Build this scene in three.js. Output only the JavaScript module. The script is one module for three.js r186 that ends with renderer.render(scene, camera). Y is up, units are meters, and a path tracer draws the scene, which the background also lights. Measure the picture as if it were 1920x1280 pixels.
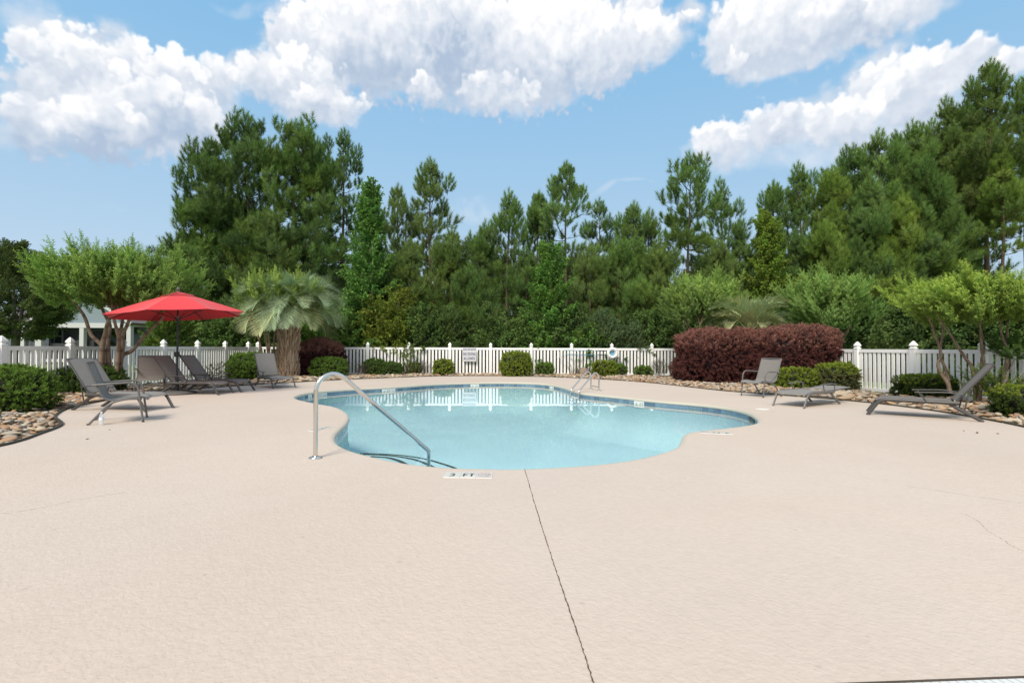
import * as THREE from 'three';
import { mergeGeometries } from 'three/addons/utils/BufferGeometryUtils.js';
import { RoundedBoxGeometry } from 'three/addons/geometries/RoundedBoxGeometry.js';

// ---------------------------------------------------------------- camera, sky, sun, exposure
const scene = new THREE.Scene();
const FOC = 950;                                             // focal length in pixels of a 1920 x 1280 frame
const camera = new THREE.PerspectiveCamera(2 * Math.atan(640 / FOC) * 180 / Math.PI, 1920 / 1280, 0.05, 900);
camera.position.set(0, 1.2, 0);
camera.rotation.set(Math.atan(11.6 / FOC), 0, 0.0038, 'YXZ');
camera.updateMatrixWorld(true);
const renderer = new THREE.WebGLRenderer({ antialias: true });
renderer.setSize(1024, 682);
renderer.toneMapping = THREE.LinearToneMapping;
renderer.toneMappingExposure = 1.32;
renderer.shadowMap.enabled = true;
const sun = new THREE.DirectionalLight(new THREE.Color(1, 0.915, 0.79), 3.1);
sun.position.set(-14, 40, 20);
sun.target.position.set(0, 0, -14);
sun.castShadow = true;
sun.shadow.radius = 40;
sun.shadow.mapSize.set(4096, 4096);
Object.assign(sun.shadow.camera, { left: -45, right: 45, top: 45, bottom: -45, near: 1, far: 160 });
scene.add(sun, sun.target);

function rng(seed) {
  let a = seed >>> 0;
  return () => { a = (a + 0x6d2b79f5) | 0; let t = Math.imul(a ^ (a >>> 15), 1 | a); t = (t + Math.imul(t ^ (t >>> 7), 61 | t)) ^ t; return ((t ^ (t >>> 14)) >>> 0) / 4294967296; };
}
const lerp = (a, b, t) => a + (b - a) * t, clamp = (x, a = 0, b = 1) => Math.min(b, Math.max(a, x));
const smooth = (a, b, x) => { const t = clamp((x - a) / (b - a)); return t * t * (3 - 2 * t); };
const PERM = new Uint8Array(512); { const r = rng(77), p = [...Array(256).keys()]; for (let i = 255; i > 0; i--) { const j = Math.floor(r() * (i + 1)); [p[i], p[j]] = [p[j], p[i]]; } for (let i = 0; i < 512; i++) PERM[i] = p[i & 255]; }
function vnoise(x, y, wrap = 256) {                            // value noise 0..1, period wrap
  const xi = Math.floor(x), yi = Math.floor(y), fx = x - xi, fy = y - yi, u = fx * fx * (3 - 2 * fx), v = fy * fy * (3 - 2 * fy);
  const x0 = ((xi % wrap) + wrap) % wrap, x1 = (x0 + 1) % wrap, y0 = ((yi % wrap) + wrap) % wrap, y1 = (y0 + 1) % wrap;
  const a = PERM[PERM[x0 & 255] + (y0 & 255)], b = PERM[PERM[x1 & 255] + (y0 & 255)], c = PERM[PERM[x0 & 255] + (y1 & 255)], d = PERM[PERM[x1 & 255] + (y1 & 255)];
  return (a + (b - a) * u + (c + (d - c) * u - a - (b - a) * u) * v) / 255;
}
function gnoise(x, y) {                                        // gradient noise about -1..1
  const xi = Math.floor(x), yi = Math.floor(y), fx = x - xi, fy = y - yi, u = fx * fx * fx * (fx * (fx * 6 - 15) + 10), v = fy * fy * fy * (fy * (fy * 6 - 15) + 10);
  const g = (ix, iy, dx, dy) => { const a = PERM[PERM[ix & 255] + (iy & 255)] * 0.024543692606; return Math.cos(a) * dx + Math.sin(a) * dy; };
  const a = g(xi, yi, fx, fy), b = g(xi + 1, yi, fx - 1, fy), c = g(xi, yi + 1, fx, fy - 1), d = g(xi + 1, yi + 1, fx - 1, fy - 1);
  return 1.5 * (a + (b - a) * u + (c + (d - c) * u - a - (b - a) * u) * v);
}
function fbm(x, y, o) { let s = 0, a = 0.5, n = 0; for (let i = 0; i < o; i++) { s += a * gnoise(x, y); n += a; x = x * 2.03 + 17.1; y = y * 2.03 + 9.7; a *= 0.5; } return s / n; }
function billow(x, y, o) { let s = 0, a = 0.5, n = 0; for (let i = 0; i < o; i++) { s += a * (1 - 1.6 * Math.abs(gnoise(x, y))); n += a; x = x * 2.1 + 5.3; y = y * 2.1 + 31.7; a *= 0.52; } return s / n; }

// The sky: blue air with fair-weather cumulus, laid out by azimuth and elevation (degrees).
function makeSky() {
  const W = 4096, H = 2048, data = new Float32Array(W * H * 4), R2D = 180 / Math.PI;
  const raw = [ // azimuth, elevation, half width, half height, weight, softness
    // the left cumulus
    ['L', 45, 82, 34, 26, 1, 0], ['L', 110, 100, 80, 44, 1.1, 0], ['L', 160, 170, 105, 85, 1.1, 0], ['L', 195, 235, 80, 52, 1.0, 0], ['L', 60, 232, 55, 50, 0.9, 0.3], ['L', 255, 118, 60, 42, 1, 0], ['L', 325, 150, 62, 48, 1, 0.1],
    ['L', 300, 222, 112, 66, 1.15, 0.6], ['L', 360, 200, 60, 40, 0.8, 0.75], ['L', 395, 138, 48, 34, 0.95, 0.1], ['L', 10, 150, 50, 80, 0.6, 1], ['L', 20, 272, 70, 30, 0.7, 0.9], ['L', 20, 30, 60, 40, 0.45, 1],
    // the long middle cumulus
    ['M', 490, 135, 55, 38, 1, 0.1], ['M', 560, 62, 58, 52, 1.1, 0], ['M', 570, 150, 60, 60, 1, 0.1], ['M', 650, 55, 90, 66, 1.1, 0], ['M', 610, 195, 75, 30, 0.8, 0.4], ['M', 730, 70, 110, 90, 1.1, 0.1], ['M', 850, 70, 130, 100, 1.1, 0.3],
    ['M', 970, 90, 100, 90, 1.1, 0.1], ['M', 930, 165, 75, 34, 0.95, 0.1], ['M', 1060, 80, 105, 82, 1.1, 0], ['M', 1160, 68, 80, 55, 1, 0.1], ['M', 1225, 62, 46, 34, 0.9, 0.2], ['M', 1205, 8, 26, 40, 0.8, 0.3], ['M', 1288, 28, 20, 16, 0.85, 0.1], ['M', 681, 190, 10, 20, 0.85, 0.1], ['M', 795, 165, 28, 28, 0.8, 0.1],
    // the one at the top right and the long low one under it
    ['R', 1395, 50, 60, 66, 1.1, 0], ['R', 1480, 35, 105, 70, 1.1, 0], ['R', 1585, 25, 95, 62, 1, 0.2], ['R', 1690, 8, 80, 44, 0.9, 0.3], ['R', 1382, 108, 16, 28, 0.85, 0.1],
    ['D', 1345, 262, 46, 40, 0.9, 0.4], ['D', 1430, 236, 66, 36, 1, 0.3], ['D', 1500, 224, 50, 34, 1, 0.3], ['D', 1590, 226, 70, 44, 0.9, 0.5], ['D', 1665, 148, 60, 44, 1, 0.1], ['D', 1720, 158, 75, 56, 1, 0.2], ['D', 1785, 108, 56, 34, 0.95, 0.2], ['D', 1840, 80, 30, 24, 0.8, 0.3],
    ['D', 1560, 275, 160, 48, 0.8, 1], ['D', 1710, 235, 130, 60, 0.85, 0.8], ['D', 1905, 108, 34, 34, 0.85, 0.3], ['D', 1400, 300, 120, 30, 0.6, 1],
    ['S', 865, 70, 70, 95, 0.55, 0], ['S', 760, 30, 90, 50, 0.22, 0], ['S', 730, 140, 60, 45, 0.3, 0], ['S', 320, 225, 100, 60, 0.55, 0], ['S', 30, 210, 60, 90, 0.35, 0], ['S', 190, 262, 70, 30, 0.3, 0], ['S', 1610, 40, 70, 45, 0.3, 0], ['S', 1470, 225, 80, 20, 0.2, 0], ['S', 1080, 110, 22, 60, 0.25, 0], ['S', 960, 140, 60, 20, 0.22, 0], ['S', 590, 170, 50, 40, 0.2, 0], ['S', 650, 130, 30, 60, 0.2, 0], ['S', 1600, 300, 160, 40, 0.1, 0],
    ['H', 890, 400, 70, 34, 0.7, 1], ['H', 1060, 345, 110, 8, 0.5, 1], ['H', 200, 385, 70, 10, 0.45, 1], ['H', 700, 272, 26, 7, 0.5, 1], ['H', 430, 8, 60, 14, 0.6, 1], ['H', 1560, 160, 16, 14, 0.6, 0.9], ['H', 1180, 340, 60, 6, 0.55, 1], ['H', 30, 20, 80, 60, 0.5, 1], ['H', 60, 440, 120, 9, 0.45, 1], ['H', 1150, 410, 90, 24, 0.55, 1], ['H', 1340, 420, 60, 26, 0.5, 1],
  ];
  const shadeBlobs = [], blobs = [];
  raw.forEach(([kind, px, py, rx, ry, w, soft]) => {
    const az = Math.atan((px - 960) / FOC), el = Math.atan((651 - py) / FOC * Math.cos(az)), k = R2D / FOC;
    (kind === 'S' ? shadeBlobs : blobs).push([az * R2D, el * R2D, rx * k * Math.cos(az) ** 2, ry * k * Math.cos(az) * Math.cos(el) ** 2, w, soft]);
  });
  const cell = 4, grid = new Map();                            // which blobs reach each 4 degree cell
  blobs.forEach((b) => { for (let i = Math.floor((b[0] - b[2] * 2.6) / cell); i <= (b[0] + b[2] * 2.6) / cell; i++) for (let j = Math.floor((b[1] - b[3] * 2.6) / cell); j <= (b[1] + b[3] * 2.6) / cell; j++) { const k = i * 1000 + j; if (!grid.has(k)) grid.set(k, []); grid.get(k).push(b); } });
  const res = [0, 0], puffGrid = new Map(), pr = rng(41), puffs = [];
  for (const b of blobs) {
    if (b[5] > 0.7) continue;
    const n = Math.round(14 + 2.6 * b[2] * b[3]), m = Math.min(b[2], b[3]);
    for (let i = 0; i < n; i++) {
      const a = pr() * 6.283, q = Math.pow(pr(), 0.45), y = Math.sin(a) * q, rim = smooth(0.6, 0.95, q) * smooth(-0.5, 0.4, y), rad = m * lerp(0.75 + 0.25 * pr(), lerp(0.60, 0.24, pr()), rim);
      puffs.push([b[0] + Math.cos(a) * q * b[2] * 0.92, b[1] + y * b[3] * 0.92, Math.max(0.45, rad), lerp(0.95, 0.5, rim) * lerp(1, 1.1, b[5]), lerp(0.55, 0.92, rim) * (1 - 0.4 * b[5]) * (y < -0.4 ? 0.7 : 1), 0.60 + 0.27 * y + 0.24 * rim + (pr() - 0.5) * 0.12]);
    }
  }
  puffs.sort((p, q) => q[2] - p[2]);
  for (const p of puffs) { const e = p[2] * 1.35 + 0.5; for (let i = Math.floor((p[0] - e) / cell); i <= (p[0] + e) / cell; i++) for (let j = Math.floor((p[1] - e) / cell); j <= (p[1] + e) / cell; j++) { const k = i * 1000 + j; if (!puffGrid.has(k)) puffGrid.set(k, []); puffGrid.get(k).push(p); } }
  const density = (az, el, oct, det = true) => {               // [density, softness] in the part of the sky ahead
    const wx = fbm(az * 0.13 + 3, el * 0.16, 2) * 2.6, wy = fbm(az * 0.13 + 40, el * 0.16 + 9, 2) * 1.8;
    const x = az + wx, y = el + wy, list = grid.get(Math.floor(x / cell) * 1000 + Math.floor(y / cell));
    let s = 0, soft = 0, sw = 1e-6;
    if (list) for (const b of list) { const dx = (x - b[0]) / b[2], dy = (y - b[1]) / b[3], q = dx * dx + dy * dy; if (q < 6.5) { const e = b[4] * Math.exp(-q * 0.95); s += e; soft += e * b[5]; sw += e; } }
    s = 1.3 * (1 - Math.exp(-s / 1.1)); soft /= sw;
    if (s > 0.02 && det) { const n = billow(az * 0.21 + 2, el * 0.27, oct); s += ((n - 0.22) * (0.62 - 0.3 * soft) + fbm(az * 0.55, el * 0.6 + 20, oct - 1) * 0.30) * Math.min(1, s * 2.2); }
    res[0] = s - 0.52; res[1] = soft;
    return res;
  };
  const open = (az, el, x, y, z, oct) => {                      // the same kind of cloud everywhere else
    const h = Math.max(y, 0.12), px = x / h, pz = z / h;
    const m = fbm(px * 0.42 + 7, pz * 0.42 + 3, 2) * 0.85 + 0.60 + (billow(px * 1.3, pz * 1.3, oct) - 0.2) * 0.45;
    res[0] = m - 0.5; res[1] = 0.3;
    return res;
  };
  const colour = (az, el, x, y, z, fine, out) => {
    const t = clamp(el / 42), k = Math.pow(t, 0.7), hz = Math.exp(-Math.max(el, 0) / 12);
    let r = lerp(0.47, 0.175, k), g = lerp(0.675, 0.465, k), b = lerp(0.85, 0.79, k);
    r = lerp(r, 0.68, hz * 0.8); g = lerp(g, 0.765, hz * 0.8); b = lerp(b, 0.86, hz * 0.8);
    const w = smooth(58, 48, Math.abs(az)) * smooth(46, 38, el);
    let sh = 0; { const wx = fbm(az * 0.2 + 50, el * 0.22, 4) * 3.2, wy = fbm(az * 0.2, el * 0.22 + 70, 4) * 3.2; if (w > 0) for (const q0 of shadeBlobs) { const dx = (az + wx - q0[0]) / q0[2], dy = (el + wy - q0[1]) / q0[3], q = dx * dx + dy * dy; if (q < 5) sh += q0[4] * Math.exp(-q); } }
    if (w > 0) { // thin veil and the soft bases, then the rounded heads one over another
      const [d, soft] = density(az, el, fine ? 6 : 4), a = smooth(-0.1, lerp(0.5, 0.9, soft), d) * lerp(0.9, 0.72, soft) * smooth(0, 5, el) * w, n = fbm(az * 0.35, el * 0.4 + 33, 4), L = clamp(0.50 + 0.34 * n - sh * 0.9 + 0.25 * soft);
      r = lerp(r, lerp(0.44, 0.98, L), a); g = lerp(g, lerp(0.55, 0.99, L), a); b = lerp(b, lerp(0.71, 1.01, L), a);
      const o = fine ? 5 : 3, ex = fbm(az * 0.9 + 5, el * 0.9, o), ey = fbm(az * 0.9, el * 0.9 + 31, o), list = puffGrid.get(Math.floor(az / cell) * 1000 + Math.floor(el / cell));
      if (list) for (const p of list) {
        const k = 0.78 * p[2] + 0.36, dx = (az + ex * k - p[0]) / p[2], dy = (el + ey * k - p[1]) / p[2] * 1.12, q = dx * dx + dy * dy;
        if (q >= 1) continue;
        const nz = Math.sqrt(1 - q), lam = -0.30 * dx + 0.80 * dy + 0.42 * nz, al = smooth(0, p[3], 1 - q) * p[4] * w, Lp = clamp(p[5] + 0.34 * (lam - 0.35) + 0.09 * ey - sh * 1.0);
        r = lerp(r, lerp(0.44, 1.04, Lp), al); g = lerp(g, lerp(0.55, 1.04, Lp), al); b = lerp(b, lerp(0.71, 1.05, Lp), al);
      }
    }
    if (w < 1) { const [d] = open(az, el, x, y, z, 4), a = smooth(-0.03, 0.3, d) * 0.96 * (1 - w) * smooth(0, 5, el), L = clamp(0.86 - 0.22 * smooth(0.1, 0.5, d) + 0.25 * fbm(x / Math.max(y, 0.12) * 2, z / Math.max(y, 0.12) * 2, 3)); r = lerp(r, lerp(0.36, 1.0, L), a); g = lerp(g, lerp(0.50, 1.0, L), a); b = lerp(b, lerp(0.71, 1.02, L), a); }
    out[0] = r; out[1] = g; out[2] = b;
  };
  const c = [0, 0, 0], dir = (col, row, W2, H2) => {
    const round = ((col + 0.5) / W2 - 0.5) * 2 * Math.PI, up = ((row + 0.5) / H2 - 0.5) * Math.PI, x = Math.cos(round) * Math.cos(up), z = Math.sin(round) * Math.cos(up), y = Math.sin(up);
    return [Math.atan2(x, -z) * R2D, up * R2D, x, y, z];
  };
  const S = 8, w2 = W / S, h2 = H / S, coarse = new Float32Array(w2 * h2 * 3);
  for (let row = h2 / 2; row < h2; row++) for (let col = 0; col < w2; col++) { const [az, el, x, y, z] = dir(col, row, w2, h2); colour(az, el, x, y, z, false, c); coarse.set(c, (row * w2 + col) * 3); }
  for (let row = 0; row < H; row++) {
    for (let col = 0; col < W; col++) {
      const o = (row * W + col) * 4; data[o + 3] = 1;
      if (row < H / 2) { data[o] = 0.30; data[o + 1] = 0.29; data[o + 2] = 0.25; continue; }
      const [az, el, x, y, z] = dir(col, row, W, H);
      if (Math.abs(az) < 52 && el < 41) colour(az, el, x, y, z, true, c);
      else {
        const u = (col + 0.5) / S - 0.5, v = clamp((row + 0.5) / S - 0.5, h2 / 2, h2 - 1), u0 = Math.floor(u), v0 = Math.floor(v), fu = u - u0, fv = v - v0, v1 = Math.min(h2 - 1, v0 + 1);
        for (let k = 0; k < 3; k++) { const at = (p, q) => coarse[(q * w2 + ((p + w2) % w2)) * 3 + k]; c[k] = lerp(lerp(at(u0, v0), at(u0 + 1, v0), fu), lerp(at(u0, v1), at(u0 + 1, v1), fu), fv); }
      }
      data[o] = c[0]; data[o + 1] = c[1]; data[o + 2] = c[2];
    }
  }
  const t = new THREE.DataTexture(data, W, H, THREE.RGBAFormat, THREE.FloatType);
  t.mapping = THREE.EquirectangularReflectionMapping; t.magFilter = THREE.LinearFilter; t.minFilter = THREE.LinearFilter; t.needsUpdate = true;
  return t;
}
scene.background = scene.environment = makeSky();
scene.environmentIntensity = scene.backgroundIntensity = 1 / 1.32;

// ---------------------------------------------------------------- helpers
const V = (x, y, z) => new THREE.Vector3(x, y, z), UP = V(0, 1, 0);
function ray(px, py) { return V((px - 960) / FOC, -(py - 640) / FOC, -1).applyQuaternion(camera.quaternion); }
function G(px, py, y = 0) { const d = ray(px, py), s = (y - 1.2) / d.y; return V(d.x * s, y, d.z * s); }            // point of the level y seen at a pixel
function P(px, py, D) { const d = ray(px, py), s = D / -d.z; return V(d.x * s, 1.2 + d.y * s, d.z * s); }             // point at depth D seen at a pixel
const names = new Map();
function numbered(n) { const k = names.get(n) ?? 0; names.set(n, k + 1); return k ? n + '_' + String(k).padStart(3, '0') : n; }
function tag(o, label, category, group) { Object.assign(o.userData, { label, category }); if (group) o.userData.group = group; return o; }
function thing(name, label, category, pos, turn = 0, group) {
  const o = new THREE.Group(); o.name = numbered(name); o.position.copy(pos); o.rotation.y = turn; scene.add(o);
  return tag(o, label, category, group);
}
function part(name, geo, mat, parent, stuff) {
  const m = new THREE.Mesh(Array.isArray(geo) ? (geo.length > 1 ? mergeGeometries(geo.map((g) => (g.index ? g.toNonIndexed() : g))) : geo[0]) : geo, mat);
  m.name = parent === scene ? numbered(name) : name; m.castShadow = m.receiveShadow = true; parent.add(m);
  if (stuff) m.userData.kind = 'stuff';
  return m;
}
function struct(name, geo, mat) { const m = part(name, geo, mat, scene); m.userData.kind = 'structure'; return m; }
function copies(name, geo, mat, list, parent, stuff = true) {     // list of [matrix, colour]
  const m = new THREE.InstancedMesh(geo, mat, list.length);
  list.forEach(([mx, c], i) => { m.setMatrixAt(i, mx); m.setColorAt(i, c); });
  m.name = parent === scene ? numbered(name) : name; m.castShadow = m.receiveShadow = true; parent.add(m);
  if (stuff) m.userData.kind = 'stuff';
  return m;
}
const rgb = (r, g, b) => new THREE.Color().setRGB(r, g, b);
const std = (c, rough = 0.8, more = {}) => new THREE.MeshPhysicalMaterial({ color: c, roughness: rough, ...more });
function tube(pts, radii, sides = 8, caps = true) {
  const n = pts.length, pos = [], nor = [], uv = [], idx = []; let len = 0, side = null;
  const rad = (i) => (typeof radii === 'number' ? radii : radii[i]);
  for (let i = 0; i < n; i++) {
    const t = pts[Math.min(n - 1, i + 1)].clone().sub(pts[Math.max(0, i - 1)]).normalize();
    if (!side) side = (Math.abs(t.y) > 0.9 ? V(1, 0, 0) : V(0, 1, 0)).cross(t).normalize(); else side.sub(t.clone().multiplyScalar(side.dot(t))).normalize();
    const bin = t.clone().cross(side); if (i) len += pts[i].distanceTo(pts[i - 1]);
    for (let k = 0; k <= sides; k++) {
      const a = k / sides * 2 * Math.PI, nx = side.clone().multiplyScalar(Math.cos(a)).addScaledVector(bin, Math.sin(a)), p = pts[i].clone().addScaledVector(nx, rad(i));
      pos.push(p.x, p.y, p.z); nor.push(nx.x, nx.y, nx.z); uv.push(k / sides * 2 * Math.PI * rad(0), len);
    }
    if (i) for (let k = 0; k < sides; k++) { const a = (i - 1) * (sides + 1) + k, b = a + sides + 1; idx.push(a, a + 1, b, b, a + 1, b + 1); }
  }
  if (caps) for (const [i, s] of [[0, -1], [n - 1, 1]]) {
    const t = pts[Math.min(n - 1, i + 1)].clone().sub(pts[Math.max(0, i - 1)]).normalize().multiplyScalar(s), at = pos.length / 3;
    pos.push(pts[i].x, pts[i].y, pts[i].z); nor.push(t.x, t.y, t.z); uv.push(0, 0);
    for (let k = 0; k <= sides; k++) { const o = (i * (sides + 1) + k) * 3; pos.push(pos[o], pos[o + 1], pos[o + 2]); nor.push(t.x, t.y, t.z); uv.push(0, 0); }
    for (let k = 0; k < sides; k++) s > 0 ? idx.push(at, at + 1 + k, at + 2 + k) : idx.push(at, at + 2 + k, at + 1 + k);
  }
  const g = new THREE.BufferGeometry();
  g.setAttribute('position', new THREE.Float32BufferAttribute(pos, 3)); g.setAttribute('normal', new THREE.Float32BufferAttribute(nor, 3)); g.setAttribute('uv', new THREE.Float32BufferAttribute(uv, 2)); g.setIndex(idx);
  return g;
}
function box(w, h, d, x = 0, y = 0, z = 0, r = 0) { const g = r ? new RoundedBoxGeometry(w, h, d, 2, r) : new THREE.BoxGeometry(w, h, d); g.translate(x, y, z); return r && g.index ? g : g; }
function curve(pts, n) { return new THREE.CatmullRomCurve3(pts, false, 'centripetal').getPoints(n); }
function fillet(pts, radii, seg = 10) {                           // a polyline with its inner corners rounded
  const out = [pts[0].clone()];
  for (let i = 1; i < pts.length - 1; i++) {
    const a = pts[i - 1].clone().sub(pts[i]).normalize(), b = pts[i + 1].clone().sub(pts[i]).normalize(), half = Math.acos(clamp(a.dot(b), -1, 1)) / 2, r = radii[i - 1], t = r / Math.tan(half);
    const c = pts[i].clone().addScaledVector(a.clone().add(b).normalize(), r / Math.sin(half)), p = pts[i].clone().addScaledVector(a, t).sub(c), q = pts[i].clone().addScaledVector(b, t).sub(c), w = Math.acos(clamp(p.dot(q) / r / r, -1, 1));
    for (let k = 0; k <= seg; k++) { const s = k / seg; out.push(p.clone().multiplyScalar(Math.sin((1 - s) * w) / Math.sin(w)).addScaledVector(q, Math.sin(s * w) / Math.sin(w)).add(c)); }
  }
  out.push(pts[pts.length - 1].clone());
  return out;
}
function sheet(outline, y, holes = [], yOf) {                     // a level sheet from [x, z] outlines, uv in metres
  const s = new THREE.Shape(outline.map(([x, z]) => new THREE.Vector2(x, -z)));
  holes.forEach((h) => s.holes.push(new THREE.Path(h.map(([x, z]) => new THREE.Vector2(x, -z)))));
  const g = new THREE.ShapeGeometry(s); g.rotateX(-Math.PI / 2); const p = g.attributes.position;
  for (let i = 0; i < p.count; i++) p.setY(i, yOf ? yOf(p.getX(i), p.getZ(i)) : y);
  g.computeVertexNormals();
  return g;
}
function ribbon(line, halfW, y, wob = 0, r = null) {              // a flat strip along [x, z] points
  const pos = [], uv = [], idx = []; let len = 0;
  line.forEach(([x, z], i) => {
    const a = line[Math.max(0, i - 1)], b = line[Math.min(line.length - 1, i + 1)], d = Math.hypot(b[0] - a[0], b[1] - a[1]), nx = -(b[1] - a[1]) / d, nz = (b[0] - a[0]) / d, h = halfW * (1 + (r ? (r() - 0.5) * 2 * wob : 0));
    if (i) len += Math.hypot(x - line[i - 1][0], z - line[i - 1][1]);
    pos.push(x - nx * h, y, z - nz * h, x + nx * h, y, z + nz * h); uv.push(0, len, 1, len);
    if (i) { const k = i * 2; idx.push(k - 2, k - 1, k, k, k - 1, k + 1); }
  });
  const g = new THREE.BufferGeometry(); g.setAttribute('position', new THREE.Float32BufferAttribute(pos, 3)); g.setAttribute('uv', new THREE.Float32BufferAttribute(uv, 2)); g.setIndex(idx); g.computeVertexNormals();
  return g;
}
function inside(poly, x, z) { let c = false; for (let i = 0, j = poly.length - 1; i < poly.length; j = i++) { const [xi, zi] = poly[i], [xj, zj] = poly[j]; if ((zi > z) !== (zj > z) && x < (xj - xi) * (z - zi) / (zj - zi) + xi) c = !c; } return c; }
function texture(w, h, fn, srgb = false, metres = 1, metresY = metres) {
  const d = new Uint8Array(w * h * 4);
  for (let y = 0; y < h; y++) for (let x = 0; x < w; x++) { const c = fn(x / w, y / h), o = (y * w + x) * 4; for (let k = 0; k < 3; k++) d[o + k] = clamp(Array.isArray(c) ? c[k] : c) * 255; d[o + 3] = 255; }
  const t = new THREE.DataTexture(d, w, h); t.wrapS = t.wrapT = THREE.RepeatWrapping; t.magFilter = THREE.LinearFilter; t.minFilter = THREE.LinearMipmapLinearFilter; t.repeat.set(1 / metres, 1 / metresY);
  if (srgb) t.colorSpace = THREE.SRGBColorSpace; t.needsUpdate = true;
  return t;
}
function tileFbm(u, v, cells, oct) { let s = 0, a = 0.5, n = 0; for (let i = 0; i < oct; i++) { s += a * vnoise(u * cells + i * 13, v * cells + i * 7, cells); n += a; cells *= 2; a *= 0.5; } return s / n; }
const toS = (c) => (c <= 0.0031308 ? 12.92 * c : 1.055 * Math.pow(c, 1 / 2.4) - 0.055);

// ---------------------------------------------------------------- materials
const M = {};
{
  const r = rng(5);
  const spots = [...Array(420)].map(() => [r(), r(), 0.0005 + r() * 0.0011, 0.2 + r() * 0.6]), bin = new Map();
  spots.forEach((s) => { for (let i = -1; i <= 1; i++) for (let j = -1; j <= 1; j++) { const k = (Math.floor(s[0] * 32) + i) * 100 + Math.floor(s[1] * 32) + j; if (!bin.has(k)) bin.set(k, []); bin.get(k).push(s); } });
  const deckMap = texture(2048, 2048, (u, v) => {
    const big = tileFbm(u, v, 5, 4) - 0.5, mid = tileFbm(u + 0.3, v, 40, 3) - 0.5, fine = vnoise(u * 512, v * 512, 512) - 0.5, pink = tileFbm(v, u + 0.2, 9, 3) - 0.5;
    let k = 1 + big * 0.11 + mid * 0.04 + fine * 0.06, dirt = 0;
    for (const [x, y, s, w] of bin.get(Math.floor(u * 32) * 100 + Math.floor(v * 32)) ?? []) { const d = Math.hypot(u - x, v - y) / s; if (d < 1) dirt = Math.max(dirt, w * (1 - d)); }
    k *= 1 - dirt * 0.3;
    return [toS(0.520 * k * (1 + pink * 0.03)), toS(0.444 * k), toS(0.380 * k * (1 - pink * 0.05))];
  }, true, 14);
  const deckBump = texture(1024, 1024, (u, v) => { const a = tileFbm(u, v, 110, 2), b = tileFbm(u + 0.5, v + 0.2, 190, 2); return smooth(0.35, 0.65, a) * 0.55 + b * 0.45; }, false, 1.9);
  M.deck = std(0xffffff, 0.92, { map: deckMap, bumpMap: deckBump, bumpScale: 0.0016, specularIntensity: 0.3 });
  M.joint = std(rgb(0.07, 0.052, 0.038), 0.95);
  M.crack = std(rgb(0.36, 0.30, 0.25), 0.95);
  M.coping = std(rgb(0.47, 0.43, 0.355), 0.75, { bumpMap: deckBump, bumpScale: 0.0012 });
  M.plaster = std(0xffffff, 0.85, { map: texture(512, 512, (u, v) => { const k = 0.92 + 0.16 * (tileFbm(u, v, 6, 4)); return [toS(0.49 * k), toS(0.665 * k), toS(0.715 * k)]; }, true, 5) });
  M.grout = std(rgb(0.42, 0.46, 0.46), 0.8);
  M.tiles = [[0.11, 0.175, 0.24], [0.13, 0.205, 0.28], [0.085, 0.14, 0.20], [0.155, 0.235, 0.30], [0.12, 0.19, 0.23]].map((c) => std(rgb(...c), 0.18));
  M.nosing = std(rgb(0.035, 0.05, 0.065), 0.5);
  M.water = std(rgb(0.90, 0.985, 1.0), 0.0, { transmission: 1, thickness: 0, ior: 1.33, bumpMap: texture(512, 512, (u, v) => 0.5 + (tileFbm(u, v, 4, 3) - 0.5) * 0.9 + (vnoise(u * 40, v * 40, 40) - 0.5) * 0.05, false, 3.2), bumpScale: 0.0008 });
  const grassMap = texture(1024, 1024, (u, v) => { const k = 0.7 + 0.6 * tileFbm(u, v, 60, 3), y = tileFbm(u, v + 0.4, 7, 4) - 0.5; return [toS(0.135 * k * (1 + y * 0.8)), toS(0.215 * k), toS(0.04 * k)]; }, true, 6);
  M.lawn = std(0xffffff, 0.95, { map: grassMap, specularIntensity: 0.2 });
  M.litter = std(0xffffff, 0.95, { map: texture(512, 512, (u, v) => { const k = 0.5 + 1.0 * tileFbm(u, v, 40, 3); return [toS(0.075 * k), toS(0.062 * k), toS(0.03 * k)]; }, true, 4) });
  M.soil = std(0xffffff, 0.95, { map: texture(512, 512, (u, v) => { const k = 0.6 + 0.8 * tileFbm(u, v, 50, 3); return [toS(0.15 * k), toS(0.12 * k), toS(0.09 * k)]; }, true, 3) });
  M.edging = std(rgb(0.045, 0.042, 0.03), 0.7);
  M.vinyl = std(rgb(0.86, 0.855, 0.84), 0.38);
  M.steel = std(rgb(0.70, 0.68, 0.64), 0.17, { metalness: 1 });
  M.frame = std(rgb(0.062, 0.058, 0.055), 0.42);
  M.frameLight = std(rgb(0.135, 0.13, 0.127), 0.4);
  const weave = texture(256, 256, (u, v) => { const a = Math.sin(u * Math.PI * 2 * 32), b = Math.sin(v * Math.PI * 2 * 32); const k = 0.9 + 0.05 * a * b + 0.14 * (vnoise(u * 64, v * 64, 64) - 0.5); return k; }, true, 0.25);
  M.sling = std(rgb(0.215, 0.195, 0.175), 0.8, { map: weave });
  M.slingLight = std(rgb(0.33, 0.315, 0.295), 0.97, { map: weave, transmission: 0.25, thickness: 0, specularIntensity: 0.3 });
  M.red = std(rgb(0.64, 0.026, 0.036), 0.85, { transmission: 0.12, thickness: 0, sheen: 0.8, sheenRoughness: 0.5, sheenColor: rgb(1, 0.62, 0.62) });
  M.black = std(rgb(0.02, 0.021, 0.023), 0.45);
  M.baseStone = std(rgb(0.11, 0.105, 0.10), 0.7);
  M.leaf = (c) => std(c, 0.95, { vertexColors: true, transmission: 0.32, thickness: 0, specularIntensity: 0.35 });
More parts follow.
